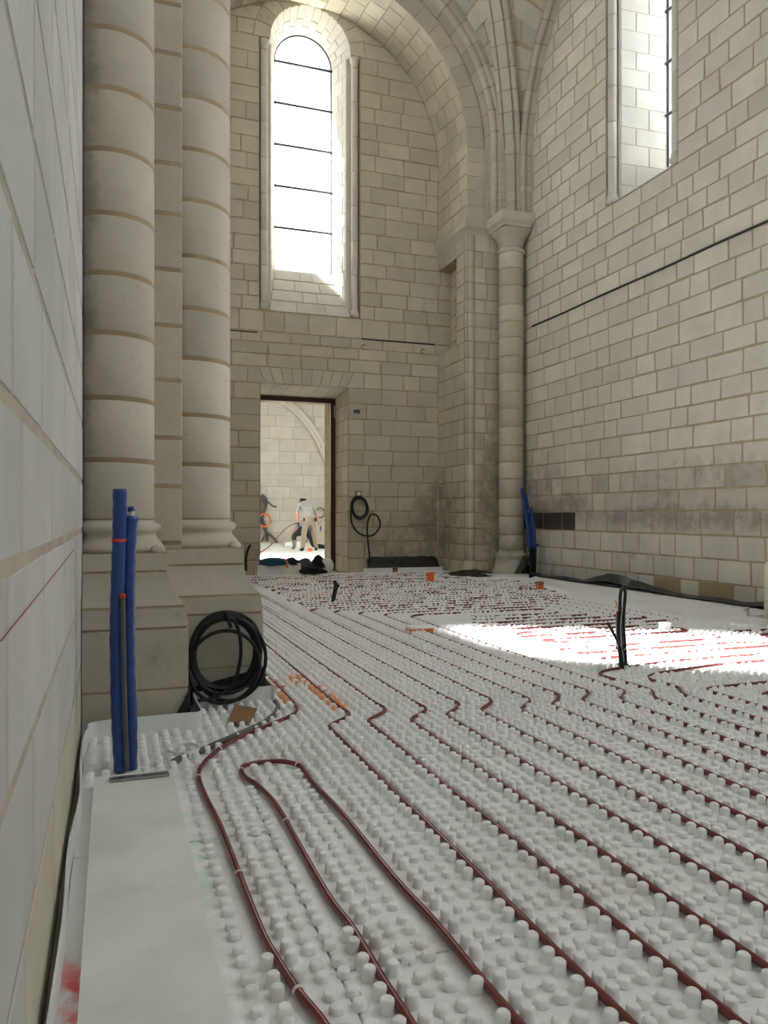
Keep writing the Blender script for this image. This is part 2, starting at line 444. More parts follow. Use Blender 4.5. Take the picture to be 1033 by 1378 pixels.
# plane frames: s along the wall, z up, d into the room
XL, XR, YB, YF, YR = -0.13, 6.40, 12.65, 11.45, -2.6
P_right = lambda s, z, d: Vector((XR - d, s, z))
P_left = lambda s, z, d: Vector((XL + d, s, z))
P_back = lambda s, z, d: Vector((s, YB - d, z))
P_rear = lambda s, z, d: Vector((s, YR + d, z))

# ------------------------------------------------------------------ windows (embrasure, colonnettes, bars, panes)
def window(idx, frame, c, zsill, zglass, zc, hw=0.70, hg=0.515, dep=0.55, full=True, nook=0.17, nd=0.12, out=0.32, label=''):
    """frame(s, z, d): local frame of the wall; c centre along the wall"""
    root = empty('window_%d' % idx, frame(c, zsill, 0), label, 'window', None, 'structure')
    def ring(r, d, zb, n=20):
        pts = [(c - r, zb)]
        pts += [(c - r * math.cos(PI * k / n), zc + r * math.sin(PI * k / n)) for k in range(n + 1)]
        return [frame(s, z, d) for s, z in pts] + [frame(c + r, zb, d)]
    def rt(t): return hw + (hg - hw) * t
    ts = nd / dep if full else 0.0                      # the jamb splay starts behind the nook
    zn0, zn1 = zsill + 0.02, zc - 0.02
    mb = MB()                                           # mortar core of the splay, then straight outer reveal
    B = ring(hg + 0.006, -dep, zglass); C2 = ring(hg + 0.006, -dep - out, zglass); D2 = ring(hg + 0.45, -dep - 0.62, zglass - 0.3)
    mb.rings([B, C2, D2], cap0=False, cap1=False, closed=False)
    arc = lambda r, d: [frame(c - r * math.cos(PI * k / 20), zc + r * math.sin(PI * k / 20), d) for k in range(21)]
    mb.rings([arc(hw + .006, 0), arc(hg + .006, -dep)], cap0=False, cap1=False, closed=False)
    for side in (-1, 1):
        f = lambda r, z, d: frame(c + side * (r + .006), z, d)
        mb.add([f(rt(ts), zsill, -dep * ts), f(hg, zsill, -dep), f(hg, zc, -dep), f(rt(ts), zc, -dep * ts)], [(0, 1, 2, 3)])
        if full:
            mb.add([f(rt(ts), zn0, -nd), f(hw + nook, zn0, -nd), f(hw + nook, zn1, -nd), f(rt(ts), zn1, -nd), f(hw + nook, zn0, 0.0), f(hw + nook, zn1, 0.0), f(hw, zn0, 0), f(hw, zn1, 0)],
                   [(0, 1, 2, 3), (1, 4, 5, 2), (0, 1, 4, 6), (3, 2, 5, 7)])
            mb.add([f(hw, zn1, 0), f(hw, zc, 0), f(rt(ts), zc, -nd), f(rt(ts), zn1, -nd)], [(0, 1, 2, 3)])
    core = mb.build('embrasure', 'stone_window', root)
    # sill slope stones
    nrow = 4
    for i in range(nrow):
        t0, t1 = i / nrow, (i + 1) / nrow
        def S(a, t, lift):
            r = hw + (hg - hw) * t; z = zsill + (zglass - zsill) * t; d = -dep * t
            return frame(c + a * r, z + lift * 0.5, d + lift * 0.8)
        cuts = [-1, -0.35 + 0.2 * (i % 2), 0.4 - 0.15 * (i % 2), 1]
        for a, b in zip(cuts[:-1], cuts[1:]):
            P = lambda s_, t_, d_: S(s_, t_, d_)
            stone_mb(P, [(a + 0.006, t0 + 0.012), (b - 0.006, t0 + 0.012), (b - 0.006, t1 - 0.012), (a + 0.006, t1 - 0.012)], 0.012, 0.05, 0.004).build('sill_stone', 'stone_window', root)
    o = MB().add([frame(c - hw, zsill, 0), frame(c + hw, zsill, 0), frame(c + hg, zglass, -dep), frame(c - hg, zglass, -dep),
                  frame(c + hg, zglass, -dep - 0.6), frame(c - hg, zglass, -dep - 0.6)], [(0, 1, 2, 3), (3, 2, 4, 5)]).build('sill_bed', 'mortar', root)
    # jamb stones and voussoirs on the splay
    def Jm(side):
        def P(t, z, d):
            r = hw + (hg - hw) * t
            return frame(c + side * (r - d), z, -dep * t)
        return P
    rn = random.Random(idx * 11)
    for side in (-1, 1):
        zs = courses(zsill, zc, 0.24, 0.30, rn)
        for k in range(len(zs) - 1):
            a, b = zs[k] + 0.006, zs[k + 1] - 0.006
            tmin_a = 0; tmax = lambda z: min(1.0, max(0.0, (z - zsill) / (zglass - zsill)))
            cut = 0.42 if k % 2 else 0.66
            for (t0, t1) in ((ts, cut), (cut, 1.0)):
                q = [(t0 + .012, a), (min(t1, max(t0 + .02, tmax(a))) - .012, a), (min(t1, max(t0 + .02, tmax(b))) - .012, b), (t0 + .012, b)]
                if tmax(b) < t0 + 0.05: continue
                stone_mb(Jm(side), q, 0.003, 0.03).build('jamb_stone', 'stone_window', root)
    def Vs(t, th, d):
        r = hw + (hg - hw) * t - d
        return frame(c - r * math.cos(th), zc + r * math.sin(th), -dep * t)
    nv = 15
    for k in range(nv):
        a, b = PI * k / nv + 0.006, PI * (k + 1) / nv - 0.006
        cut = (0.45, 0.68)[k % 2]
        for t0, t1 in ((0, cut), (cut, 1)):
            stone_mb(Vs, [(t0 + .012, a), (t1 - .012, a), (t1 - .012, b), (t0 + .012, b)], 0.003, 0.03).build('splay_voussoir', 'stone_window', root)
    # face ring of voussoirs on the wall
    if full:
        def Vf(r, th, d): return frame(c - r * math.cos(th), zc + r * math.sin(th), d)
        nv = 11
        for k in range(nv):
            a, b = PI * k / nv + 0.006, PI * (k + 1) / nv - 0.006
            stone_mb(Vf, [(hw, a), (hw + 0.27, a), (hw + 0.27, b), (hw, b)], 0.006, 0.04).build('voussoir', 'stone_back', root)
        for side in (-1, 1):                             # nook colonnettes standing in the angle
            s_ = c + side * (hw + nook * 0.5); zt = zc - 0.19; zb = zsill + 0.16
            cc = frame(s_, zb, -nd * 0.42)
            sh = MB(); n = 7
            for k in range(n):
                za = zb + (zt - zb) * k / n + 0.004; zz = zb + (zt - zb) * (k + 1) / n - 0.004
                MB().lathe(cc, [(0.056, za), (0.060, za + .004), (0.060, zz - .004), (0.056, zz)], 12).build('colonnette_drum', 'stone_window', root)
            MB().lathe(cc, [(0.055, zb), (0.055, zt)], 10).build('colonnette_core', 'mortar', root)
            MB().lathe(cc, [(0.06, zt), (0.07, zt + .01), (0.062, zt + .03), (0.066, zt + .07), (0.088, zt + .13), (0.088, zt + .17)], 12).build('colonnette_capital', 'stone_window', root)
            MB().lathe(cc, [(0.05, zb - .14), (0.085, zb - .10), (0.085, zb - .06), (0.066, zb - .035), (0.072, zb - .012), (0.06, zb)], 12).build('colonnette_base', 'stone_window', root)
    # panes between the saddle bars
    bars = [zglass + 0.73 + 0.72 * k for k in range(5)]
    lev = [zglass] + [b for b in bars if b < zc + hg - 0.2] + [zc + hg]
    for a, b in zip(lev[:-1], lev[1:]):
        n = 8 if b > zc else 1
        L = []; R = []
        for k in range(n + 1):
            z = a + (b - a) * k / n
            x = hg if z <= zc else math.sqrt(max(hg * hg - (z - zc) ** 2, 1e-6))
            L.append(frame(c - x, z, -dep - 0.02)); R.append(frame(c + x, z, -dep - 0.02))
        MB().rings([L, R], closed=False, cap0=False, cap1=False).build('pane', 'glass', root)
    for b in lev[1:-1]:
        x = hg if b <= zc else math.sqrt(max(hg * hg - (b - zc) ** 2, 0))
        p0, p1 = frame(c - x - 0.02, b, -dep + 0.012), frame(c + x + 0.02, b, -dep + 0.012)
        MB().tube([p0, p1], 0.021, 6).build('saddle_bar', 'iron', root)
    fr = MB()
    fr.tube(ring(hg - 0.008, -dep - 0.02, zglass), 0.012, 6); fr.build('lead_frame', 'iron', root)
    return root

# ------------------------------------------------------------------ walls
ZT = 11.0
# right wall
wr = MB()
h_r1 = arch_hole(8.24, 0.56, 5.22, 9.0); h_r1n = nook_hole(8.24, 0.71, 5.24, 8.98); h_r2 = arch_hole(1.3, 1.15, 3.60, 8.6)
backing(wr, P_right, YR, 11.6, -0.1, ZT, [h_r1, h_r1n, h_r2], thick=0.3)
wall_right = wr.build('wall_right', 'mortar', None, (XR, 8, 0))
tag(wall_right, 'tall nave wall of pale coursed stone blocks with tan mortar joints on the right', 'wall', None, 'structure')
zr = courses(0, ZT, 0.235, 0.285, random.Random(3), (0.24, 0.50, 0.77, 1.05, 1.30, 1.56, 4.04, 5.22))
def tint_right(c, rn):
    y, z = c.y, c.z
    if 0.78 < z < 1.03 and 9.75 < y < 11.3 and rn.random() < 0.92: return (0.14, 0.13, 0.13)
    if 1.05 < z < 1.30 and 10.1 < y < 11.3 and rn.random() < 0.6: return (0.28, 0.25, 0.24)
    if z < 0.24 and (7.35 < y < 8.5 or 6.55 < y < 7.05): return (0.62, 0.52, 0.36)
    if z < 0.77: k = rn.uniform(0.97, 1.06); return (k, k, k * 1.01)
    if z < 1.56: k = rn.uniform(0.78, 0.92); return (k, k * 0.97, k * 0.96)
    k = rn.uniform(0.96, 1.04); return (k, k, k * rn.uniform(0.97, 1.0))
course_wall(wall_right, P_right, YR, 11.44, zr, [arch_hole(8.24, 0.56, 5.22, 9.0, 0.15), arch_hole(1.3, 1.15, 3.60, 8.6, 0.0)],
            mat='stone_right', vis=lambda p: p.y > 5.8, tint=tint_right, seed=5, lens=(0.26, 0.60), jit=0.005, prio=lambda c: c.z < 1.35 and c.y > 9.6)
window(2, P_right, 8.24, 5.22, 5.80, 9.0, hw=0.56, hg=0.51, dep=0.85, nook=0.15, full=True, label='tall round-headed side window with deep stone splay in the right wall')
window(3, P_right, 1.3, 3.60, 4.0, 8.6, hw=1.15, hg=1.05, dep=0.45, full=False, label='unseen tall round-headed window, enlarged for light, in the right wall of the nearer bay')  # out of view, enlarged to brighten the foreground floor and left wall

# back wall (recessed under the big arch)
AC, AR, ZC0, ZC1 = 3.1, 2.40, 7.05, 7.20          # arch centre, radius, centre height front and rear
wb = MB()
h_b1 = arch_hole(3.165, 0.70, 4.38, 8.9); DX0, DX1, DZ = 2.31, 3.82, 3.18
h_door = rect_hole(DX0, DX1, -1, DZ)
backing(wb, P_back, XL, XR, -0.1, ZT, [h_b1, nook_hole(3.165, 0.87, 4.40, 8.88), h_door], thick=0.3)
# reveal and front of the arch pier, mortar core
def P_rev(side):
    X0 = AC + side * AR
    return lambda s, z, d: Vector((X0 - side * d, s, z))
def P_frt(s, z, d): return Vector((s, YF - d, z))
for side in (-1, 1):
    backing(wb, P_rev(side), YF, YB, -0.1, ZC0 + 0.2, [lambda z: (11.88, YB) if 3.86 < z < 5.35 else None] if side > 0 else [], step=0.05)
X0 = AC + AR
backing(wb, lambda s, z, d: Vector((X0 + 0.25 - d, s, z)), 11.80, YB, 3.80, 5.40)
wb.add([(X0, 11.88, 3.86), (X0 + .25, 11.88, 3.86), (X0 + .25, YB, 3.86), (X0, YB, 3.86)], [(0, 1, 2, 3)])
wb.add([(X0, 11.88, 5.35), (X0 + .25, 11.88, 5.35), (X0 + .25, YB, 5.35), (X0, YB, 5.35)], [(3, 2, 1, 0)])
wb.add([(X0, 11.88, 3.86), (X0 + .25, 11.88, 3.86), (X0 + .25, 11.88, 5.35), (X0, 11.88, 5.35)], [(0, 1, 2, 3)])
backing(wb, P_frt, X0, XR, -0.1, ZT); backing(wb, P_frt, XL, AC - AR, -0.1, ZT)
nA = 40
def soff(th, t, d):
    return Vector((AC + (AR - d) * math.cos(th), YF + (YB - YF) * t, ZC0 + (ZC1 - ZC0) * t + (AR - d) * math.sin(th)))
rA = [soff(PI * k / nA, 0, -0.009) for k in range(nA + 1)]; rB = [soff(PI * k / nA, 1, -0.009) for k in range(nA + 1)]
wb.rings([rA, rB], closed=False, cap0=False, cap1=False)
rC = [Vector((p.x + 0.0, YF - 0.0, 9.6 + 1.4)) if 0 < k < nA else Vector((p.x, YF, 11)) for k, p in enumerate(rA)]
wb.rings([rA, rC], closed=False, cap0=False, cap1=False)
wall_back = wb.build('wall_back', 'mortar', None, (3.1, YB, 0))
tag(wall_back, 'end wall of pale stone blocks recessed under a great round arch', 'wall', None, 'structure')
zb_ = courses(0, 9.7, 0.24, 0.29, random.Random(8), (DZ, DZ + 0.27, 3.86, 4.04, 4.38, 5.35, 8.9))
def bnd_back(z):
    if 3.86 - 1e-6 <= z <= 5.35 + 1e-6: return (AC - AR, AC + AR + 0.25)
    if z <= ZC1: return (AC - AR, AC + AR)
    if z >= ZC1 + AR: return None
    x = math.sqrt(AR * AR - (z - ZC1) ** 2); return (AC - x, AC + x)
def tint_back(c, rn):
    k = rn.uniform(0.95, 1.05)
    return (k, k * rn.uniform(0.99, 1.0), k * rn.uniform(0.95, 1.0))
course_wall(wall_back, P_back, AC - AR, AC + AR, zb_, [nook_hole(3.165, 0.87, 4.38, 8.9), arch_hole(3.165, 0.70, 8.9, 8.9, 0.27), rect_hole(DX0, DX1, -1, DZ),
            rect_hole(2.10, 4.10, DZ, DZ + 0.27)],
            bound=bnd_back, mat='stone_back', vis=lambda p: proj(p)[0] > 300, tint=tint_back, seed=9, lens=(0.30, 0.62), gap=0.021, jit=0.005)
# flat arch of wedge stones over the door
nl = 11
for k in range(nl):
    a0 = 2.10 + 2.0 * k / nl; a1 = 2.10 + 2.0 * (k + 1) / nl
    sp = lambda x: 3.065 + (x - 3.065) * 0.86
    q = [((a0 if k == 0 else sp(a0)) + .005, DZ + .005), ((a1 if k == nl - 1 else sp(a1)) - .005, DZ + .005), (a1 - .005, DZ + .265), (a0 + .005, DZ + .265)]
    stone_mb(P_back, q, 0.006, 0.05).build('lintel_stone', 'stone_back', wall_back, P_back((a0 + a1) / 2, DZ + .13, 0))
window(1, P_back, 3.165, 4.38, 5.26, 8.9, out=0.5, label='tall round-headed end window with colonnettes and iron saddle bars above the door')
# arch pier: reveal stones, front stones, soffit stones
zj = courses(0, ZC0 + 0.14, 0.24, 0.29, random.Random(21), (3.86, 5.35, 5.62, 5.84))
course_wall(wall_back, P_rev(1), YF, YB, zj, [lambda z: (YF - 1, YF + 0.12) if z < 5.84 else None, lambda z: (11.88, YB + 1) if 3.86 < z < 5.35 else None], mat='stone_back', name='jamb_stone', tint=tint_back, seed=31, lens=(0.3, 0.55), stuff_name='jamb_courses')
course_wall(wall_back, lambda s, z, d: Vector((X0 + 0.25 - d, s, z)), 11.9, YB, [z for z in zj if 3.8 < z < 5.4], mat='stone_back', name='jamb_stone', tint=tint_back, seed=32, lens=(0.3, 0.5), stuff_name='jamb_courses')
course_wall(wall_back, P_rev(-1), YF, YB, zj, mat='stone_back', name='jamb_stone', seed=33, vis=lambda p: False, stuff_name='jamb_courses')
course_wall(wall_back, P_frt, X0 + 0.13, XR - 0.02, zj[:-1] + [ZC0], mat='stone_back', name='front_stone', tint=tint_back, seed=34, lens=(0.2, 0.45), vis=lambda p: p.x < 6.05 , stuff_name='front_courses')
course_wall(wall_back, P_frt, XL, AC - AR, zj, mat='stone_back', name='front_stone', seed=35, vis=lambda p: False, stuff_name='front_courses')
ns = 26; Psf = lambda t, th, d: soff(th, t, d)
for k in range(ns):
    a, b = PI * k / ns + 0.0025, PI * (k + 1) / ns - 0.0025
    cuts = [0, 0.30, 0.62, 1] if k % 2 else [0, 0.18, 0.50, 0.80, 1]
    for t0, t1 in zip(cuts[:-1], cuts[1:]):
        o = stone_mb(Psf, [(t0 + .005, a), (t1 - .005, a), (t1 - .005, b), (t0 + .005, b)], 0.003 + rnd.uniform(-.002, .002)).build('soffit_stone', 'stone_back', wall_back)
        kk = rnd.uniform(0.95, 1.08); o.color = (kk, kk, kk * 0.97, 1)
# face voussoirs of the arch
def P_vf(r, th, d): return Vector((AC + r * math.cos(th), YF - d, ZC0 + r * math.sin(th)))
for k in range(24):
    a, b = PI * k / 24 + 0.002, PI * (k + 1) / 24 - 0.002
    stone_mb(P_vf, [(AR, a), (AR + 0.30, a), (AR + 0.30, b), (AR, b)], 0.004, 0.05).build('arch_voussoir', 'stone_back', wall_back)
for k in range(5):
    z0, z1 = 5.86 + (ZC0 - 5.86) * k / 5 + .005, 5.86 + (ZC0 - 5.86) * (k + 1) / 5 - .005
    stone_mb(P_frt, [(X0, z0), (X0 + 0.32, z0), (X0 + 0.32, z1), (X0, z1)], 0.004, 0.05).build('arch_voussoir', 'stone_back', wall_back)
# corner shaft of the arch pier and its impost moulding
for k in range(len(zj) - 1):
    if zj[k + 1] < 5.66 and zj[k] > 0.2:
        MB().lathe((X0 + 0.075, YF + 0.06), [(0.078, zj[k] + .004), (0.084, zj[k] + .010), (0.084, zj[k + 1] - .010), (0.078, zj[k + 1] - .004)], 16).build('corner_shaft_drum', 'stone_back', wall_back)
MB().lathe((X0 + 0.075, YF + 0.06), [(0.074, 0), (0.074, 5.6)], 14).build('corner_shaft_core', 'mortar', wall_back)
MB().lathe((X0 + 0.075, YF + 0.06), [(0.14, 0), (0.14, 0.12), (0.10, 0.2), (0.085, 0.25)], 16).build('corner_shaft_base', 'stone_back', wall_back)
def mould(mb, pts, prof):
    """sweep (out, z) profile along plan points with outward normals"""
    rings = []
    for (x, y, nx, ny) in pts: rings.append([(x + nx * o, y + ny * o, z) for o, z in prof])
    mb.rings(rings)
ip = [(-0.02, 5.60), (0.0, 5.60), (0.03, 5.66), (0.075, 5.72), (0.085, 5.78), (0.085, 5.86), (-0.02, 5.86)]
mb = MB(); mould(mb, [(X0, YB, -1, 0), (X0, YF, -1, -1), (X0 + 0.45, YF, 0, -1)], ip)
mb.build('impost', 'stone_back', wall_back)
mb = MB(); mould(mb, [(AC - AR, YB, 1, 0), (AC - AR, YF, 1, -1), (XL, YF, 0, -1)], ip)
mb.build('impost', 'stone_back', wall_back)
# sloping chamfer stone below the notch
MB().add([(X0, 11.88, 3.72), (X0, YB, 3.72), (X0 + .0, YB, 3.86), (X0, 11.88, 3.86), (X0 + .24, 11.88, 3.98), (X0 + .24, YB, 3.98)], [(0, 1, 2, 3), (3, 2, 5, 4)]).build('chamfer_stone', 'stone_back', wall_back)

# left wall
wl = MB()
h_l1 = arch_hole(7.55, 0.90, 4.95, 8.9)
backing(wl, P_left, YR, 11.6, -0.1, ZT, [h_l1], d=-0.0015, thick=0.3)
wall_left = wl.build('wall_left', 'mortar_grey', None, (XL, 2, 0))
tag(wall_left, 'smooth grey-white stone wall running past the camera on the left', 'wall', None, 'structure')
zl = [0, 0.33, 0.62, 0.93, 1.155, 1.42, 1.66, 1.94] + courses(1.94, ZT, 0.26, 0.31, random.Random(5))[1:]
course_wall(wall_left, P_left, YR, 11.44, zl, [arch_hole(7.55, 0.90, 4.95, 8.9, 0.02)], mat='stone_left', proud=0.001, dpj=0.0004,
            vis=lambda p: p.y < 3.9, seed=41, lens=(0.45, 0.9), gap=0.022, tint=lambda c, rn: (lambda k: (k, k * (0.95 if c.z < 0.33 else 1), k * (0.82 if c.z < 0.33 else 1)))(rn.uniform(0.96, 1.04)), jit=0.002)
cl = [PX(u, v, XL + 0.0035) for u, v in ((2, 862), (45, 809), (100, 739))]
MB().tube(cl, 0.0011, 5).build('chalk_line', 'chalk', wall_left)
window(4, P_left, 7.55, 4.95, 5.25, 8.9, hw=0.90, hg=0.80, dep=0.45, out=0.08, full=False, label='tall round-headed window in the left wall behind the pier')

# wall behind the camera; its unseen window is added for light from behind
wq = MB(); h_q = arch_hole(3.13, 0.70, 5.2, 9.0)
backing(wq, P_rear, XL, XR, -0.1, ZT, [h_q], thick=0.3)
wf = wq.build('wall_front', 'plaster', None, (3.1, YR, 0)); tag(wf, 'plain wall behind the camera with one added round-headed window opening', 'wall', None, 'structure')
window(5, P_rear, 3.13, 5.2, 5.6, 9.0, full=False, label='added unseen round-headed window in the wall behind the camera')

# ------------------------------------------------------------------ vault
ceil = MB().box(-0.7, 7.0, -3.2, 13.3, ZT, ZT + 0.15).build('ceiling', 'plaster', None)  # flat slab above the vault, added to keep daylight from leaking in
tag(ceil, 'pale stone rib vault over the nave with an unseen slab added above', 'ceiling', None, 'structure')
CX, CY = 3.135, 8.0
S0 = (6.17, 11.15)
def vF(th):      # end-wall formeret, th<0 is the vertical stilt
    if th < 0: return Vector((AC + 2.86, 11.28, ZC0 + th))
    return Vector((AC + 2.86 * math.cos(th), 11.28, ZC0 + 2.86 * math.sin(th)))
def vW(th):      # side-wall formeret
    if th < 0: return Vector((6.33, CY + 2.98, 6.72 + th))
    return Vector((6.33, CY + 2.98 * math.cos(th), 6.72 + 2.98 * math.sin(th)))
def vD(th):      # diagonal
    if th < 0: return Vector((S0[0], S0[1], 6.25 + th))
    k = 1 - math.cos(th)
    return Vector((S0[0] + (CX - S0[0]) * k, S0[1] + (CY - S0[1]) * k, 6.25 + 4.3 * math.sin(th)))
def web(A, B, mx, my, dy, mb, n=18, m=6):
    rows = []
    for i in range(n + 1):
        th = -0.35 + (PI / 2 + 0.35) * i / n; a, b = A(th), B(th); row = []
        for j in range(m + 1):
            t = j / m; p = a.lerp(b, t); p = p + Vector((0, 0, 0.18 * math.sin(PI * t) * max(0, math.sin(th))))
            x, y = p.x, p.y
            if mx: x = 2 * CX - x
            if my: y = 2 * CY - y
            row.append(Vector((x, y + dy, p.z)))
        rows.append(row)
    mb.rings(rows, closed=False, cap0=False, cap1=False, smooth=True)
for dy in (0, -6.75):
    mb = MB()
    for mx in (0, 1):
        for my in (0, 1):
            for A in (vF, vW): web(A, vD, mx, my, dy, mb)
    mb.build('vault_web', 'mortar' if dy == 0 else 'stone_vault', ceil)
# web stones on the two cells that show
def webP(A):
    def P(t, th, d):
        a, b = A(th), vD(th); p = a.lerp(b, t) + Vector((0, 0, 0.18 * math.sin(PI * t) * max(0, math.sin(th))))
        return p
    def Q(t, th, d):
        e = 0.01; p = P(t, th, 0); nn = (P(t + e, th, 0) - P(t - e, th, 0)).cross(P(t, th + e, 0) - P(t, th - e, 0)).normalized()
        if nn.dot(Vector((CX, CY, 6.5)) - p) < 0: nn = -nn
        return p + nn * (d + 0.004)
    return Q
for A in (vF, vW):
    for i in range(17):
        a = 0.02 + i * 0.085 + .0015; b = a + 0.085 - .003
        w_ = (A(a) - vD(a)).length; n = max(1, min(5, round(w_ / 0.34)))
        for j in range(n):
            off = 0.5 / n if (i % 2 and n > 1) else 0
            t0, t1 = max(0, j / n + off - (0.5 / n if j == 0 and off else 0)), min(1, (j + 1) / n + off)
            if t1 - t0 < 0.05: continue
            g = 0.012 / max(w_, .05)
            o = stone_mb(webP(A), [(t0 + g, a), (t1 - g, a), (t1 - g, b), (t0 + g, b)], 0.004, 0.02).build('web_stone', 'stone_vault', ceil)
def rib(path, centre_fn, bdir_fn, prof, n, name, gap=0.009, core=True):
    """path(u) u in 0..1; profile (toward room, sideways)"""
    def sect(u, k=1.0):
        p = path(u); c = centre_fn(u); b = bdir_fn(u)
        return [p + c * (q[0] * k) + b * (q[1] * k) for q in prof]
    L = sum((path((i + 1) / 60) - path(i / 60)).length for i in range(60))
    for k in range(n):
        u0, u1 = k / n + gap / L / 1.0, (k + 1) / n - gap / L
        MB().rings([sect(u0), sect((u0 + u1) / 2), sect(u1)]).build(name, 'stone_vault', ceil)
    if core: MB().rings([sect(i / 40, 0.975) for i in range(41)]).build('rib_core', 'mortar', ceil)
def arcpath(fn, st, end=PI / 2):
    tot = st + end
    def p(u):
        x = -st + u * tot
        return fn(x)
    return p
def radial(fn, cz, cxy):
    def c(p): return p
    return c
def roll_prof(w, h, r):
    """rib section: square body with a roll on its nose"""
    pts = [(-0.12, -w), (h * 0.45, -w), (h * 0.5, -r * 1.05)]
    for k in range(7):
        a = -PI / 2 + PI * k / 6; pts.append((h * 0.62 + r * math.cos(a) * 0.95, r * math.sin(a)))
    return pts + [(h * 0.5, r * 1.05), (h * 0.45, w), (-0.12, w)]
# end-wall formeret rib (flat order with an angle roll)
pF = arcpath(lambda x: vF(x if x > 0 else x * 1.0), 1.19)
def cF(u):
    x = -1.19 + u * (1.19 + PI / 2)
    return Vector((-1, 0, 0)) if x < 0 else Vector((-math.cos(x), 0, -math.sin(x)))
prof_F = [(-0.12, 0.10), (-0.12, -0.17), (0.03, -0.17), (0.05, -0.10)]
prof_F += [(0.09 + 0.062 * math.cos(a), -0.06 + 0.062 * math.sin(a)) for a in [-PI * 0.75 + PI * 1.3 * k / 7 for k in range(8)]]
prof_F += [(0.14, 0.04), (0.14, 0.18), (-0.12, 0.18)]
rib(pF, cF, lambda u: Vector((0, 1, 0)), prof_F, 22, 'rib_stone')
pFm = lambda u: Vector((2 * AC - pF(u).x, pF(u).y, pF(u).z))
rib(pFm, lambda u: Vector((-cF(u).x, 0, cF(u).z)), lambda u: Vector((0, 1, 0)), prof_F, 22, 'rib_stone')
# side-wall formeret
pW = arcpath(vW, 0.86)
def cW(u):
    x = -0.86 + u * (0.86 + PI / 2)
    return Vector((0, -1, 0)) if x < 0 else Vector((0, -math.cos(x), -math.sin(x)))
prof_W = [(-0.05, 0.08), (-0.05, -0.11), (0.02, -0.12)] + [(0.05 + 0.05 * math.cos(a), -0.09 + 0.05 * math.sin(a)) for a in [-PI * 0.8 + PI * 1.3 * k / 6 for k in range(7)]] + [(0.08, 0.0), (0.08, 0.08)]
rib(pW, cW, lambda u: Vector((1, 0, 0)), prof_W, 22, 'rib_stone')
# diagonal ribs
pD = arcpath(vD, 0.39)
dh = Vector((CX - S0[0], CY - S0[1], 0)).normalized(); db = Vector((-dh.y, dh.x, 0))
def cD(u):
    x = -0.39 + u * (0.39 + PI / 2)
    return dh.copy() if x < 0 else dh * math.cos(x) + Vector((0, 0, -math.sin(x)))
def prof_diag():
    w = 0.17; r = 0.045; pts = [(-0.10, -w)]
    pts += [(0.06 + r * math.cos(a), -w + r + r * math.sin(a)) for a in [-PI / 2 - 0.6 + (PI + 0.2) * k / 6 for k in range(7)]]
    pts += [(0.085, -0.075), (0.125, -0.07), (0.125, 0.07), (0.085, 0.075)]
    pts += [(0.06 + r * math.cos(a), w - r + r * math.sin(a)) for a in [-PI / 2 + 0.4 + (PI + 0.2) * k / 6 for k in range(7)]]
    return pts + [(-0.10, w)]
rib(pD, cD, lambda u: db, prof_diag(), 26, 'rib_stone')
for mx, my in ((1, 0), (0, 1), (1, 1)):
    def mir(v, pt=True):
        return Vector((2 * CX - v.x if (mx and pt) else (-v.x if mx else v.x), 2 * CY - v.y if (my and pt) else (-v.y if my else v.y), v.z))
    f = lambda u, mir=mir: mir(pD(u)); c_ = lambda u, mir=mir: mir(cD(u), False); b_ = lambda u, mir=mir: mir(db, False)
    MB().rings([[f(i / 30) + c_(i / 30) * q[0] + b_(i / 30) * q[1] for q in prof_diag()] for i in range(31)]).build('diagonal_rib', 'stone_vault', ceil)
MB().lathe((CX, CY), [(0.05, 10.35), (0.26, 10.37), (0.28, 10.45), (0.28, 10.65)], 20).build('keystone', 'stone_vault', ceil)
# transverse arch between the two piers
mb = MB()
def tA(r, a, y): return (CX + r * math.cos(a), y, 6.4 + r * math.sin(a) * 1.15)
mb.rings([[tA(2.55, PI * k / 32, y) if q < 2 else (tA(2.55, PI * k / 32, y)[0], y, ZT) for q, y in ((0, 4.15), (1, 4.95), (2, 4.95), (3, 4.15))] for k in range(33)])
mb.build('transverse_arch', 'stone_vault', ceil)

# ------------------------------------------------------------------ corner column beside the arch pier
cc = (6.155, 11.17)
colm = empty('corner_column', (cc[0], cc[1], 0), 'round stone column with bell capital in the far corner of the nave', 'column')
zc_ = courses(0.42, 5.26, 0.26, 0.32, random.Random(14))
for a, b in zip(zc_[:-1], zc_[1:]):
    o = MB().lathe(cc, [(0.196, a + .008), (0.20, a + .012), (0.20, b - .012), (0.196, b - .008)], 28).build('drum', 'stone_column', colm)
    k = rnd.uniform(0.92, 1.06); o.color = (k, k, k * 0.97, 1)
MB().lathe(cc, [(0.197, 0.3), (0.197, 5.3)], 24).build('mortar_core', 'mortar', colm)
MB().lathe(cc, [(0.31, 0.0), (0.30, 0.10), (0.28, 0.14), (0.25, 0.24), (0.245, 0.30), (0.262, 0.33), (0.262, 0.36), (0.23, 0.38), (0.205, 0.40), (0.20, 0.43)], 28).build('base', 'stone_column', colm)
MB().lathe(cc, [(0.20, 5.25), (0.225, 5.27), (0.225, 5.30), (0.20, 5.32), (0.20, 5.33)], 28).build('astragal', 'stone_column', colm)
n = 28; rings = []
for z, r, sq in ((5.32, 0.195, 0), (5.40, 0.20, 0.05), (5.48, 0.22, 0.2), (5.55, 0.255, 0.5), (5.61, 0.29, 0.9)):
    ring = []
    for k in range(n):
        a = 2 * PI * k / n; q = r / max(abs(math.cos(a)), abs(math.sin(a)))
        rr = r * (1 - sq) + min(q, r * 1.3) * sq; ring.append((cc[0] + rr * math.cos(a), cc[1] + rr * math.sin(a), z))
    rings.append(ring)
MB().rings(rings, smooth=True).build('capital_bell', 'stone_column', colm)
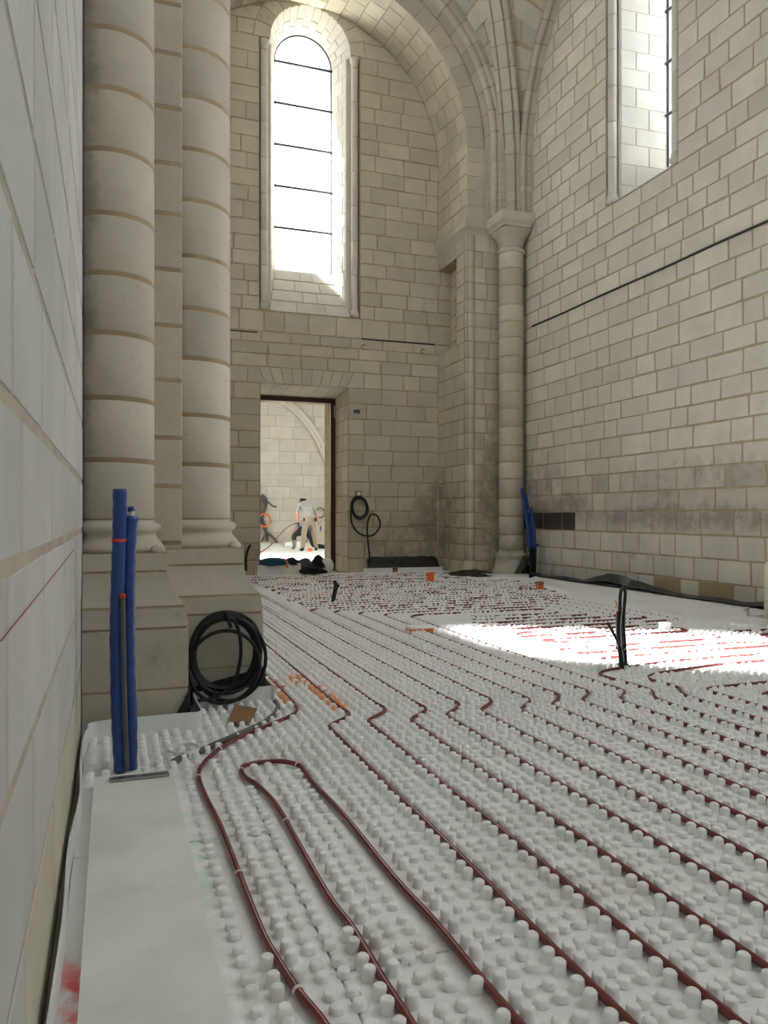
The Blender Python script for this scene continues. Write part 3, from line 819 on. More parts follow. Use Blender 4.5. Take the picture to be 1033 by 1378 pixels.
mb = MB()
rr = []
for o_, z in ((0.29, 5.62), (0.30, 5.66), (0.34, 5.70), (0.35, 5.74), (0.35, 5.84)):
    rr.append([(cc[0] - o_, cc[1] - o_, z), (cc[0] + o_ * 0.68, cc[1] - o_, z), (cc[0] + o_ * 0.68, cc[1] + o_ * 0.7, z), (cc[0] - o_, cc[1] + o_ * 0.7, z)])
mb.rings(rr).build('abacus', 'stone_column', colm)

# ------------------------------------------------------------------ compound piers
def plinth(root, x0, x1, y0, y1, cc, r, mat='stone_pier', wall_side=-1, zs_=(0, 0.20, 0.48, 0.575, 0.735, 0.825)):
    def e(z):
        if z <= 0.50: return 0.0
        if z <= 0.575: return 0.004 + 0.006 * (z - .5) / .075
        if z <= 0.735:
            t = (z - 0.575) / 0.16; return 0.010 + 0.078 * (1 - (1 - t) ** 2)
        return 0.088
    for a, b in zip(zs_[:-1], zs_[1:]):
        n = 6 if 0.5 < b < 0.74 and a > 0.5 else 2
        rings = []
        for i in range(n + 1):
            z = a + 0.006 + (b - a - 0.012) * i / n; k = e(z)
            bx0 = x0 if wall_side < 0 else x0 + k; bx1 = x1 - k if wall_side < 0 else x1
            rings.append([(bx0, y0 + k, z), (bx1, y0 + k, z), (bx1, y1 - k, z), (bx0, y1 - k, z)])
        MB().rings(rings).build('plinth_block', mat, root)
    rings = []
    for i in range(24):
        z = 0.822 * i / 23; k = e(z) + 0.004
        bx0 = x0 if wall_side < 0 else x0 + k; bx1 = x1 - k if wall_side < 0 else x1
        rings.append([(bx0, y0 + k, z), (bx1, y0 + k, z), (bx1, y1 - k, z), (bx0, y1 - k, z)])
    MB().rings(rings).build('mortar_core', 'mortar', root)
    MB().lathe(cc, [(r + 0.040, 0.822), (r + 0.047, 0.828), (r + 0.046, 0.846), (r + 0.034, 0.868), (r + 0.016, 0.884), (r + 0.009, 0.900), (r + 0.012, 0.912), (r + 0.026, 0.920), (r + 0.033, 0.932), (r + 0.032, 0.948), (r + 0.022, 0.960), (r, 0.964), (r, 0.975)], 32, clampx=(XL - 0.002, XR + 0.002)).build('base_moulding', mat, root)
    # corner spur
    sx = x1 - 0.13 if wall_side < 0 else x0 + 0.13
    for yy in (y0 + 0.13, y1 - 0.13):
        MB().ell((sx, yy, 0.835), (0.046, 0.026, 0.024), 10, 6, rot=Matrix.Rotation(PI / 4 if yy < (y0 + y1) / 2 else -PI / 4, 3, 'Z')).build('corner_spur', mat, root)
def shaft(root, cc, r, z0, z1, mat, seed, step=(0.26, 0.31), clampx=(XL - 0.002, XR + 0.002)):
    zz = courses(z0, z1, *step, random.Random(seed))
    for a, b in zip(zz[:-1], zz[1:]):
        o = MB().lathe(cc, [(r - .003, a + .011), (r, a + .014), (r, b - .014), (r - .003, b - .011)], 40, clampx=clampx).build('drum', mat, root)
        o.shadow_terminator_geometry_offset = 0.0
        k = random.Random(seed * 99 + a).uniform(0.95, 1.05); o.color = (k, k, k, 1)
    o = MB().lathe(cc, [(r - .002, z0), (r - .002, z1)], 40, clampx=clampx).build('mortar_core', 'mortar', root); o.shadow_terminator_geometry_offset = 0.0
def pier(sx, label):
    f = (lambda x: x) if sx < 0 else (lambda x: 2 * CX - x)
    root = empty('compound_pier', (f(0.1), 4.55, 0), label, 'pier')
    def P(x0, x1, y0, y1, c, r):
        a, b = sorted((f(x0), f(x1))); plinth(root, a, b, y0, y1, (f(c[0]), c[1]), r, wall_side=sx)
    w0 = XL + 0.004
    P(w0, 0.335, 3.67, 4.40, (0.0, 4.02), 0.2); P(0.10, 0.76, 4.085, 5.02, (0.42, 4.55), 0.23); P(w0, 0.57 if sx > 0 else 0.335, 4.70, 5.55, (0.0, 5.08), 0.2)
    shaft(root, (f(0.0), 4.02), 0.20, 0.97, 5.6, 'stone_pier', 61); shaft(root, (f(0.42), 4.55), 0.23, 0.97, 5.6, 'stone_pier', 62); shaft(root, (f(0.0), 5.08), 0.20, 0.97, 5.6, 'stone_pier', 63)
    zz = courses(0.0, 6.2, 0.26, 0.31, random.Random(64))
    a, b = sorted((f(w0), f(0.354)))
    for za, zb in zip(zz[:-1], zz[1:]):
        MB().box(a, b, 4.25, 4.85, za + .011, zb - .011, 0.003).build('pier_stone', 'stone_pier', root)
    MB().box(a + 0.003, b - 0.003, 4.253, 4.847, 0, 6.2).build('mortar_core', 'mortar', root)
    for c, r in (((0.0, 4.02), 0.2), ((0.42, 4.55), 0.23), ((0.0, 5.08), 0.2)):
        MB().lathe((f(c[0]), c[1]), [(r, 5.58), (r + .03, 5.62), (r, 5.66), (r + .02, 5.8), (r + .12, 6.0), (r + .12, 6.12)], 28, clampx=(XL - 0.002, XR + 0.002)).build('capital', 'stone_pier', root)
    return root
pier(-1, 'cream compound pier with round half columns on stepped flared plinths beside the grey-white wall')
pier(1, 'pale compound pier whose plinth corner stands against the wall opposite the window')

# ------------------------------------------------------------------ door and the room beyond
dr = empty('door_1', (3.07, 13.49, 0), 'dark brown metal door frame set in the deep stone doorway', 'door frame', None, 'structure')
MB().box(DX0, DX1 + 0.0, 13.45, 13.53, 3.02, 3.10, 0.004).build('frame_head', 'brown', dr)
MB().box(DX1 - 0.085, DX1, 13.45, 13.53, 0.0, 3.02, 0.004).build('frame_post', 'brown', dr)
MB().box(DX0, DX0 + 0.085, 13.45, 13.53, 0.0, 3.02, 0.004).build('frame_post', 'brown', dr)
MB().box(DX1 - 0.03, DX1 + 0.01, 13.43, 13.45, 2.76, 2.98, 0.003).build('closer', 'steel', dr)
tw = MB()
for xa, sg in ((DX0, 1), (DX1, -1)):
    tw.add([(xa, YB, -.05), (xa, 14.2, -.05), (xa, 14.2, 3.1), (xa, YB, DZ)], [(0, 1, 2, 3)])
tw.add([(DX0, YB, DZ), (DX1, YB, DZ), (DX1, 13.5, 3.10), (DX0, 13.5, 3.10), (DX1, 14.2, 3.1), (DX0, 14.2, 3.1)], [(0, 1, 2, 3), (3, 2, 4, 5)])
tr = tw.build('trim_1', 'mortar', None); tag(tr, 'deep stone reveal of the doorway', 'door reveal', None, 'structure')
zd = courses(0, DZ - 0.01, 0.25, 0.30, random.Random(70))
course_wall(tr, lambda s, z, d: Vector((DX1 - d, s, z)), YB, 13.44, zd, mat='stone_back', name='reveal_stone', seed=71, lens=(0.3, 0.6), depth=0.02, tint=tint_back, stuff_name='reveal_courses')
course_wall(tr, lambda s, z, d: Vector((DX0 + d, s, z)), YB, 13.44, zd, mat='stone_back', name='reveal_stone', seed=72, lens=(0.3, 0.6), depth=0.02, vis=lambda p: False, stuff_name='reveal_courses')
for k in range(6):
    x0, x1 = DX0 + 1.51 * k / 6 + .004, DX0 + 1.51 * (k + 1) / 6 - .004
    stone_mb(lambda s, t, d: Vector((s, YB + 0.80 * t, DZ - 0.075 * t - d)), [(x0, .005), (x1, .005), (x1, .99), (x0, .99)], 0.003, 0.02).build('reveal_lintel', 'stone_back', tr)
# next room
NX0, NX1, NY0, NY1, NZ = 2.0, 9.5, 14.2, 26.6, 5.3
nf = MB().box(NX0, NX1, NY0 - 0.7, NY1, -0.1, 0.0).build('floor', 'board_bright', None); tag(nf, 'bright white screed-ready floor of the room beyond the door', 'floor', None, 'structure')
mb = MB(); Pn = lambda s, z, d: Vector((s, NY1 - d, z)); backing(mb, Pn, NX0, NX1, 0, NZ, step=1)
wn = mb.build('wall_next_back', 'mortar', None, (5.7, NY1, 0)); tag(wn, 'pale stone wall of the room seen through the doorway', 'wall', None, 'structure')
course_wall(wn, Pn, NX0, NX1, courses(0, NZ, 0.36, 0.46, random.Random(75)), mat='stone_next', seed=76, lens=(0.5, 1.0), gap=0.012, vis=lambda p: 340 < proj(p)[0] < 455 and proj(p)[1] > 530, depth=0.02)
mb = MB(); hn1 = rect_hole(18.0, 20.0, 1.25, 4.25)  # unseen opening, sized and placed so sun falls on this floor
backing(mb, lambda s, z, d: Vector((NX0, s, z)), NY0, NY1, 0, NZ, [hn1], step=0.05)
t = mb.build('wall_next_left', 'plaster', None); tag(t, 'plastered wall with a large unseen window opening placed for sun in the room beyond', 'wall', None, 'structure')
mb = MB(); backing(mb, lambda s, z, d: Vector((NX1, s, z)), NY0, NY1, 0, NZ, [rect_hole(19.3, 21.5, 1.0, 5.0)], step=0.1)  # unseen opening added to bring sky light into this room
t = mb.build('wall_next_right', 'plaster', None); tag(t, 'plastered wall with a wide unseen opening added for sky light on the far side of the room beyond', 'wall', None, 'structure')
mb = MB(); backing(mb, lambda s, z, d: Vector((s, NY0, z)), NX0, NX1, 0, NZ, [rect_hole(DX0, DX1, -1, 3.1)], step=0.1)
t = mb.build('wall_next_front', 'plaster', None); tag(t, 'plain wall around the doorway on the inner side of the room beyond', 'wall', None, 'structure')
t = MB().box(NX0 - .2, NX1 + .2, NY0, NY1 + .2, NZ, NZ + 0.1).build('ceiling', 'plaster', None); tag(t, 'plain ceiling of the room beyond the door', 'ceiling', None, 'structure')
# arch rib on the wall of the next room
ap = [PY(u, v, NY1 - 0.12) for u, v in ((330, 520), (360, 534), (383, 546), (402, 562), (418, 583), (430, 606), (438, 628), (443, 655), (445, 690), (445, 732))]
ap = smooth_path(ap, 5)
mb = MB(); rings = []
for i, p in enumerate(ap):
    tdir = (ap[min(i + 1, len(ap) - 1)] - ap[max(i - 1, 0)]).normalized(); nrm = Vector((tdir.z, 0, -tdir.x))
    if nrm.x < 0: nrm = -nrm
    rings.append([p + nrm * a + Vector((0, b, 0)) for a, b in ((0.0, 0.14), (0.0, -0.02), (0.06, -0.06), (0.12, -0.02), (0.16, -0.06), (0.22, -0.10), (0.22, 0.14))])
mb.rings(rings).build('trim_2', 'stone_next', None)
tag(bpy.data.objects['trim_2'], 'moulded stone arch rib on the wall of the room beyond', 'arch', None, 'structure')

# ------------------------------------------------------------------ string cables on the walls
def cable(name, pts, r, mat, label, cat, group=None, n=6):
    return tag(MB().tube(pts, r, n).build(name, mat, None), label, cat, group)
cable('wall_cable', [(XR - 0.012, y, 4.04 + 0.004 * math.sin(y * 3)) for y in [5.2 + 0.3 * k for k in range(20)]], 0.014, 'groove', 'thin dark cable drawn level along the right wall below its window', 'cable')
cable('wall_cable', [(x, YB - 0.012, 4.04) for x in (4.06, 4.6, 5.1, 5.42)], 0.013, 'groove', 'short dark cable fixed along the end wall right of the door', 'cable')
cable('wall_cable', [(x, YB - 0.012, 4.01) for x in (1.4, 1.8, 2.26)], 0.010, 'groove', 'short dark cable on the end wall near the cream pier', 'cable')
for (u, v) in ((489, 467), (569, 473)):
    p = PY(u, v, YB - 0.02)
    cable('iron_hook', [p + Vector((0.04 * math.cos(a), -0.01, 0.04 * math.sin(a))) for a in [0.6 + 4.6 * k / 8 for k in range(9)]], 0.009, 'card',
          'small rusty curved iron hook left in the end wall', 'hook', 'rusty hooks in the end wall')
p = PY(480, 554, YB - 0.01)
tag(MB().box(p.x - .06, p.x + .05, YB - 0.05, YB, p.z - .03, p.z + .03, 0.008).build('iron_bracket', 'iron', None), 'small dark iron bracket in the wall right of the doorway', 'bracket')

# ------------------------------------------------------------------ floor: nub panels
PAN = {}
fl = MB().box(XL - .5, XR + .3, YR, 13.6, -0.12, -0.032).build('floor', 'board', None, (3, 4, -0.032))
tag(fl, 'white nubbed underfloor heating panels covering the nave floor', 'floor', None, 'structure')
PLS = [(XL, 0.335, 3.67, 5.5), (0.10, 0.76, 4.085, 5.02), (5.68, XR, 3.67, 5.57), (5.5, XR, 4.085, 5.02)]
pw, pl = 1.15, 0.80; me_p = None
px0 = 0.467 - pw
j = 0
for iy in range(-3, 14):
    for ix in range(0, 7):
        x0 = px0 + ix * pw; x1 = x0 + pw; y0 = 1.62 + iy * pl; y1 = y0 + pl
        x0 = max(x0, XL + 0.02); x1 = min(x1, XR - 0.02); y1 = min(y1, 12.62)
        if x1 - x0 < 0.1 or y1 - y0 < 0.05: continue
        dz = 0.0 if (ix + iy) % 2 else -0.002
        PAN[(ix, iy)] = MB().box(x0 + .002, x1 - .002, y0 + .002, y1 - .002, -0.032, dz, 0.0025).build('insulation_panel', 'nub', fl)

# ------------------------------------------------------------------ heating pipes
PR = 0.0098; PZ = 0.0125
GP = 'red heating pipes laid across the nub panels'
PIPES = []
def hpipe(pts, label, r=0.09, sm=False, group=None, clips=()):
    pts = [Vector((p[0], p[1], PZ)) for p in pts]
    path = smooth_path(pts, 6) if sm else round_path(pts, r)
    # keep long runs sampled
    out = [path[0]]
    for q in path[1:]:
        L = (q - out[-1]).length; n = max(1, int(L / 0.25))
        a = out[-1].copy()
        for k in range(1, n + 1): out.append(a.lerp(q, k / n))
    wob = [p + Vector((0.0015 * math.sin(p.y * 5 + p.x * 3), 0.0015 * math.sin(p.x * 4 + p.y), 0)) for p in out]
    PIPES.append(wob)
    o = MB().tube(wob, PR, 8).build('heating_pipe', 'pipe', None)
    tag(o, label, 'pipe', group)
    for (u, v) in clips:
        c = G(u, v, PZ); i = min(range(len(wob)), key=lambda k: (wob[k] - c).length); c = wob[i]
        t = (wob[min(i + 1, len(wob) - 1)] - wob[max(0, i - 1)]).normalized()
        MB().tube([c - t * 0.004, c + t * 0.004], PR + 0.0022, 10).build('clip', 'clip', o)
    return o
g2 = lambda L: [G(u, v, PZ) for u, v in L]
pa = g2([(470, 1440), (435, 1378), (400, 1334), (372, 1290), (352, 1252), (322, 1176), (295, 1110), (275, 1070), (267, 1042), (277, 1024), (300, 1005), (330, 988), (370, 972), (396, 960), (398, 950), (385, 935), (372, 922), (356, 908)])
pa += [Vector((0.90, y, 0)) for y in (5.2, 5.8, 6.4, 8, 10, 11.3)]
hpipe(pa, 'dark red heating pipe bending round the foot of the cream pier', sm=True, clips=((300, 1007), (322, 1178), (402, 1336), (268, 1045)))
pb = g2([(585, 1440), (551, 1375), (516, 1320), (475, 1250), (443, 1207), (400, 1134), (378, 1095), (362, 1072), (345, 1056), (329, 1045), (325, 1035), (335, 1028), (372, 1024), (398, 1028), (409, 1036), (420, 1053), (458, 1093), (525, 1175), (589, 1245), (647, 1317), (696, 1375), (750, 1440)])
hpipe(pb, 'dark red heating pipe turning back on itself in a tight loop beside the white board', sm=True, clips=((329, 1036), (384, 1107), (397, 1030)))
LB = 'dark red heating pipe running straight down the nave floor'
for k in range(26):
    xb = 0.95 + 0.2 * k; yj = 3.47 + 0.03 * math.sin(k * 2.1); yb = 0.9
    if xb > 3.6: break
    xa = xb + 0.16
    jog = [(xb, yb), (xb, yj - 0.1), (xb - 0.005, yj), (xa + 0.01, yj + 0.17), (xa - 0.01, yj + 0.34)]
    if k <= 3:
        ye = 11.2 - 0.2 * k
        hpipe(jog + [(xa, ye), (5.3 - 0.05 * k, ye)],
              ('dark red heating pipe with an orange sprayed stretch beside the cream pier' if k == 0 else 'dark red heating pipe that jogs and then runs far up to the end wall'), 0.07, group=None if k == 0 else 'pipes that jog beyond the pier and run to the end wall')
    elif k <= 8:
        i = k - 4; yt = 7.85 - 0.2 * i; xr_ = 5.05 - 0.2 * i; ybm = 5.9 + 0.2 * i
        hpipe(jog + [(xa, yt - .12), (xa + 0.12, yt), (xr_, yt), (xr_, ybm), (2.95 + 0.1 * i, ybm), (2.90 + 0.1 * i, ybm + 0.08)],
              'dark red heating pipe that jogs and then turns off along a cross row', 0.08, group='pipes that jog and turn into the cross rows')
    elif k <= 10:
        yr_ = 4.15 - 0.2 * (k - 9)
        hpipe([(xb, yb), (xb, yj - .05), (xb + 0.12, yj + 0.10), (xb + 0.08, yr_ - .1), (xb + 0.22, yr_), (xb + 0.8, yr_ + 0.1), (5.4, yr_ + 0.1)],
              'dark red heating pipe that bends towards the wall with the string cable', 0.09, group='pipes that bend off towards the right wall')
    else:
        yr_ = 3.52 - 0.2 * (k - 11)
        hpipe([(xb, yb), (xb, yr_), (6.1, yr_ + 0.03)], 'dark red heating pipe that turns a square corner towards the right wall', 0.10, group='pipes that turn a square corner')
# serpentine circuits of cross rows
def serp(y0, y1, xl, xr, dy=0.2, flip=False, wob=0.0, rn=random.Random(3)):
    pts = []; y = y0; i = 1 if flip else 0
    while y < y1 + 1e-6:
        a, b = xl(y) + rn.uniform(-wob, wob), xr(y) + rn.uniform(-wob, wob)
        pts += [(a, y), (b, y)] if i % 2 == 0 else [(b, y), (a, y)]
        y += dy; i += 1
    return pts
hpipe(serp(8.05, 10.45, lambda y: 1.95, lambda y: min(5.75, 5.22 + (y - 8.1) * 0.3), wob=0.06), 'dark red heating pipe laid in long cross rows before the end wall', 0.1)
hpipe(serp(11.5, 12.1, lambda y: 1.6, lambda y: 5.3, wob=0.1), 'dark red heating pipe laid in cross rows right against the end wall', 0.1)
hpipe(serp(4.5, 5.7, lambda y: 3.15 + 0.12 * math.sin(9 * y), lambda y: 4.7, wob=0.15), 'dark red heating pipe looping under the sunlit patch of floor', 0.1)
hpipe(serp(4.55, 5.2, lambda y: 4.95, lambda y: 5.4, 0.2, wob=0.05), 'dark red heating pipe looping in short rows by the right pier', 0.1)

# ------------------------------------------------------------------ nubs
cell = {}
for path in PIPES:
    for a, b in zip(path[:-1], path[1:]):
        n = max(1, int((b - a).length / 0.02))
        for k in range(n + 1):
            p = a.lerp(b, k / n); cell.setdefault((int(p.x // 0.05), int(p.y // 0.05)), []).append((p.x, p.y))
def near_pipe(x, y, d=0.0205):
    i, j = int(x // 0.05), int(y // 0.05)
    for di in (-1, 0, 1):
        for dj in (-1, 0, 1):
            for q in cell.get((i + di, j + dj), ()):
                if (q[0] - x) ** 2 + (q[1] - y) ** 2 < d * d: return True
    return False
BOARD_L = [(-0.062, 1.0), (0.215, 1.0), (0.215, 3.02), (-0.062, 3.02)]
BOARD_R = [(5.12, 5.32), (5.34, 8.1), (6.02, 10.25), (6.32, 10.6), (6.30, 5.64), (5.60, 5.64), (5.55, 5.32)]
def inpoly(x, y, P):
    c = False; n = len(P)
    for i in range(n):
        (x1, y1), (x2, y2) = P[i], P[(i + 1) % n]
        if (y1 > y) != (y2 > y) and x < (x2 - x1) * (y - y1) / (y2 - y1) + x1: c = not c
    return c
nubs = []
nr = random.Random(12)
COLS = []
for m_ in range(-5, 32):
    for j_, q_ in enumerate((0.027, 0.0757, 0.1243, 0.173)): COLS.append((0.55 + 0.2 * m_ + q_, j_))
for x, j_ in COLS:
    if x > XR - 0.05 or x < XL + 0.03: continue
    yy = 1.0 + (0.030 if j_ in (1, 2) else 0.0)
    while yy < 12.5:
        for dy in (0.0, 0.046):
            y = yy + dy; xx = x
            if any(a - 0.03 < xx < b + 0.03 and c - 0.03 < y < d + 0.03 for a, b, c, d in PLS): continue
            if inpoly(xx, y, BOARD_L) or inpoly(xx, y, BOARD_R) or (xx < 0.245 and y < 3.05 and xx > -0.08): continue
            if xx > 5.62 and y > YF - 0.2: continue
            if not in_frame((xx, y, 0.0), 160): continue
            if near_pipe(xx, y) or (xx - 0.05) ** 2 + (y - 3.17) ** 2 < 0.0065: continue
            if y > 3.8 and (near_pipe(xx, y + 0.04) or near_pipe(xx, y + 0.07)) and random.Random(int(xx / 0.22) * 977 + int(y / 0.1) * 31).random() < 0.33: continue
            q = proj((xx, y, 0.01)); nubs.append((q[2] if in_frame((xx, y, 0.01)) else 99 + q[2], xx, y, 1.0 if (j_ in (0, 3) or y > 3.0) else 0.55))
        yy += 0.115
nubs.sort()
NR, NH = 0.0158, 0.027
def nub_mesh(n, bev=True):
    mb = MB()
    prof = [(NR * 1.12, -0.002), (NR, 0.006), (NR * 0.97, NH - 0.004), (NR * 0.72, NH)] if bev else [(NR * 1.1, -0.002), (NR * 0.9, NH)]
    rings = [[(r * math.cos(2 * PI * k / n), r * math.sin(2 * PI * k / n), z) for k in range(n)] for r, z in prof]
    mb.rings(rings, cap0=False, smooth=True); return mb
n8 = nub_mesh(12)
me_n = bpy.data.meshes.new('nub'); me_n.from_pydata([tuple(v) for v in n8.v], [], n8.f); me_n.polygons.foreach_set('use_smooth', n8.sm); me_n.materials.append(M['nubs'])
for d, x, y, hz in nubs[:300]:
    o = bpy.data.objects.new('nub', me_n); o.scale = (1, 1, hz); link(o, Vector((x, y, 0.0)), PAN.get((int((x - px0) // pw), int((y - 1.62) // pl)), fl))
oranges = [(400 + 9.5 * k, 912 + 6.6 * k) for k in range(7)] + [(362, 918), (370, 926), (378, 934), (384, 940)]
og = [G(u, v, 0.015) for u, v in oranges]
stuff = MB(); so = MB()
nA_, nB_, nC_ = nub_mesh(8), nub_mesh(7), nub_mesh(6, False)
for d, x, y, hz in nubs[300:]:
    src = nA_ if d < 3.5 else (nB_ if d < 7 or 99 < d < 106 else nC_)
    mb = so if any((x - q.x) ** 2 + (y - q.y) ** 2 < 0.0026 for q in og) else stuff
    j = Vector((x + nr.uniform(-.002, .002), y + nr.uniform(-.002, .002), nr.uniform(-.002, .002)))
    mb.add([Vector((v.x, v.y, v.z * hz)) + j for v in src.v], src.f, True)
o = stuff.build('nub_field', 'nubs', fl); o['kind'] = 'stuff'
if so.v: o = so.build('orange_sprayed_nubs', 'nub_orange', fl); o['kind'] = 'stuff'; o['label'] = 'nubs sprayed orange'

# ------------------------------------------------------------------ boards, edge strips, films
o = MB().prism(BOARD_L, 0.0, 0.036).build('cover_board', 'board', None); tag(o, 'smooth dull white board lying along the grey-white wall', 'board')
o = MB().prism(BOARD_R, 0.0, 0.060).build('cover_board', 'board_bright', None); tag(o, 'long bright white insulation board lying along the right wall', 'board')
def strip(name, pts, h, th, mat, label, cat, z0=0.0, lean=0.0, group=None, hv=None):
    """upright sheet following plan points"""
    pts = [Vector((p[0], p[1], 0)) for p in pts]; rings = []
    for i, p in enumerate(pts):
        t = (pts[min(i + 1, len(pts) - 1)] - pts[max(i - 1, 0)]).normalized(); nrm = Vector((-t.y, t.x, 0))
        hh = h if hv is None else hv[i % len(hv)]
        rings.append([p + nrm * -th / 2 + Vector((0, 0, z0)), p + nrm * th / 2 + Vector((0, 0, z0)), p + nrm * (th / 2 + lean) + Vector((0, 0, z0 + hh)), p + nrm * (-th / 2 + lean) + Vector((0, 0, z0 + hh))])
    return tag(MB().rings(rings).build(name, mat, None), label, cat, group)
sp_ = smooth_path([(-0.112, 0.9, 0), (-0.110, 1.4, 0), (-0.104, 1.9, 0), (-0.112, 2.3, 0), (-0.098, 2.7, 0), (-0.11, 3.1, 0), (-0.108, 3.45, 0), (-0.09, 3.55, 0)], 5)
strip('edge_strip', sp_, 0.085, 0.006, 'foam', 'thin white foam edge strip standing along the grey-white wall', 'edge strip')
sp_ = smooth_path([(-0.10, 3.56, 0), (-0.06, 3.60, 0), (0.1, 3.615, 0), (0.30, 3.62, 0), (0.385, 3.63, 0), (0.39, 3.75, 0), (0.39, 4.0, 0), (0.42, 4.035, 0), (0.6, 4.04, 0), (0.79, 4.045, 0), (0.805, 4.1, 0), (0.805, 4.9, 0)], 5)
strip('edge_strip', sp_, 0.095, 0.006, 'foam', 'translucent white edge strip curling round the foot of the cream pier', 'edge strip')
strip('edge_strip', smooth_path([(4.0, 12.35, 0), (4.3, 12.33, 0), (5.3, 12.28, 0), (5.42, 12.3, 0)], 4), 0.10, 0.006, 'foam', 'pale edge strip standing in front of the end wall', 'edge strip')
strip('edge_strip', smooth_path([(5.45, 11.1, 0), (5.7, 10.9, 0), (6.0, 10.75, 0), (6.28, 10.72, 0)], 4), 0.07, 0.006, 'foam', 'pale edge strip curving round the base of the corner column', 'edge strip')

def sheet(name, rows, mat, label, cat, th=0.004, parent=None):
    """crumpled film: rows of points, given a thickness"""
    mb = MB(); n = len(rows[0]); m = len(rows)
    A = [Vector(p) for r in rows for p in r]
    def nrm(i, j):
        a = A[min(i + 1, m - 1) * n + j] - A[max(i - 1, 0) * n + j]; b = A[i * n + min(j + 1, n - 1)] - A[i * n + max(j - 1, 0)]
        q = a.cross(b); return q.normalized() if q.length > 1e-9 else Vector((0, 0, 1))
    B = [A[i * n + j] + nrm(i, j) * th for i in range(m) for j in range(n)]
    f = []
    for i in range(m - 1):
        for j in range(n - 1):
            a = i * n + j; f.append((a, a + 1, a + n + 1, a + n)); f.append((a + m * n, a + n + m * n, a + n + 1 + m * n, a + 1 + m * n))
    edge = [(0, j) for j in range(n)] + [(i, n - 1) for i in range(1, m)] + [(m - 1, j) for j in range(n - 2, -1, -1)] + [(i, 0) for i in range(m - 2, 0, -1)]
    E_ = [i * n + j for i, j in edge]
    for a, b in zip(E_, E_[1:] + E_[:1]): f.append((b, a, a + m * n, b + m * n))
    mb.add(A + B, f, False)
    o = mb.build(name, mat, parent); 
    if label: tag(o, label, cat)
    return o
fr_ = random.Random(77)
# film along the foot of the end wall
rows = []
for j in range(5):
    rows.append([(4.05 + 1.40 * i / 16 + (0.18 * (j / 4) if i == 0 else 0), 12.60 - 0.16 * (1 - j / 4) - fr_.uniform(0, .02), 0.005 + 0.27 * j / 4 * (1 if 1 < i < 16 else 0.8) + fr_.uniform(-.01, .01)) for i in range(17)])
sheet('membrane', rows, 'film', 'black damp-proof film turned up the foot of the end wall under the cable coil', 'film')
rows = [[(5.15 + 0.7 * i / 8, 11.15 - 0.25 * (1 - j / 3) + 0.45 * max(0, 1 - i / 3.0) * 0.8, 0.02 + 0.10 * (j / 3) * math.sin(PI * (i + .5) / 9) + fr_.uniform(0, .02)) for i in range(9)] for j in range(4)]
sheet('membrane', rows, 'film', 'small crumple of black film at the foot of the arch pier', 'film')
# film bunched at the column base
c0 = Vector((6.30, 10.86, 0))
rows = []
for j in range(6):
    t = j / 5
    rows.append([(6.36 - 0.42 * (1 - t * 0.75) * (1 - i / 10.0) , 10.78 + 0.05 * math.sin(i * 2.3) + 0.1 * t, 0.01 + 0.36 * t * (0.7 + 0.3 * math.sin(i * 1.7)) + fr_.uniform(-.01, .01)) for i in range(11)])
sheet('membrane', rows, 'film', 'black film bunched up against the base of the corner column', 'film')
# film along the foot of the right wall
rows = []
for j in range(5):
    row = []
    for i in range(41):
        y = 5.62 + 4.93 * i / 40
        bump_ = 0.14 * math.exp(-((y - 8.35) / 0.55) ** 2) + 0.03 * abs(math.sin(y * 3.1)) + 0.015
        if y < 6.3: bump_ += 0.15 * (6.3 - y)
        row.append((6.08 + 0.30 * j / 4 + fr_.uniform(-.01, .01), y, 0.065 + bump_ * math.sin(PI * min(1, (j + 0.4) / 3.4)) + fr_.uniform(-.006, .006)))
    rows.append(row)
sheet('membrane', rows, 'film', 'long crumpled black film between the bright board and the right wall', 'film')
# films wrapped round the pier plinths
rows = [[(0.215 + 0.128 * i / 6, 3.66, 0.002 + (0.20 * (i / 6) ** 1.3) * j / 4) for i in range(7)] + [(0.345, 3.66 + 0.40 * i / 6, 0.002 + (0.20 + 0.0 * i) * j / 4) for i in range(1, 7)] for j in range(5)]
sheet('membrane', rows, 'film', 'triangle of black film wrapped round the front plinth corner of the pier', 'film')
rows = [[(0.36 + 0.41 * i / 8, 4.072 + fr_.uniform(-.004, .0), 0.002 + (0.10 + 0.09 * i / 8) * j / 4) for i in range(9)] + [(0.772, 4.08 + 0.9 * i / 6, 0.002 + (0.19 - 0.02 * i) * j / 4) for i in range(1, 7)] for j in range(5)]
sheet('membrane', rows, 'film', 'black film wrapped round the side plinth of the pier behind the cable coil', 'film')

# ------------------------------------------------------------------ blue insulated pipes beside the left wall
def insulated(pts, r, label, zlab=None, extras=()):
    pts = smooth_path(pts, 7); root = empty('insulated_pipe', (pts[0].x, pts[0].y, pts[0].z), label, 'pipe')
    n = len(pts); rad = [r * (1 + 0.05 * math.sin(i * 1.9)) for i in range(n)]
    sl = MB().tube(pts, rad, 16).build('foam_sleeve', 'blue', root, root.location)
    return root, pts
YBl = 3.16
q1 = [PY(u, v, YBl) for u, v in ((163, 1037), (160, 985), (158, 930), (157, 860), (158, 800), (160, 740), (161, 700), (161, 658))]
r1, pp = insulated(q1, 0.0265, 'taller blue foam insulated pipe rising beside the cream pier')
i = min(range(len(pp)), key=lambda k: abs(proj(pp[k])[1] - 726)); MB().tube([pp[i] - Vector((0, 0, .006)), pp[i] + Vector((0, 0, .006))], 0.0283, 16).build('red_tape', 'red', r1.children[0])
q2 = [PY(u, v, YBl + 0.02) for u, v in ((176, 1035), (176, 980), (174, 920), (173, 860), (173, 800), (174, 745), (177, 694))]
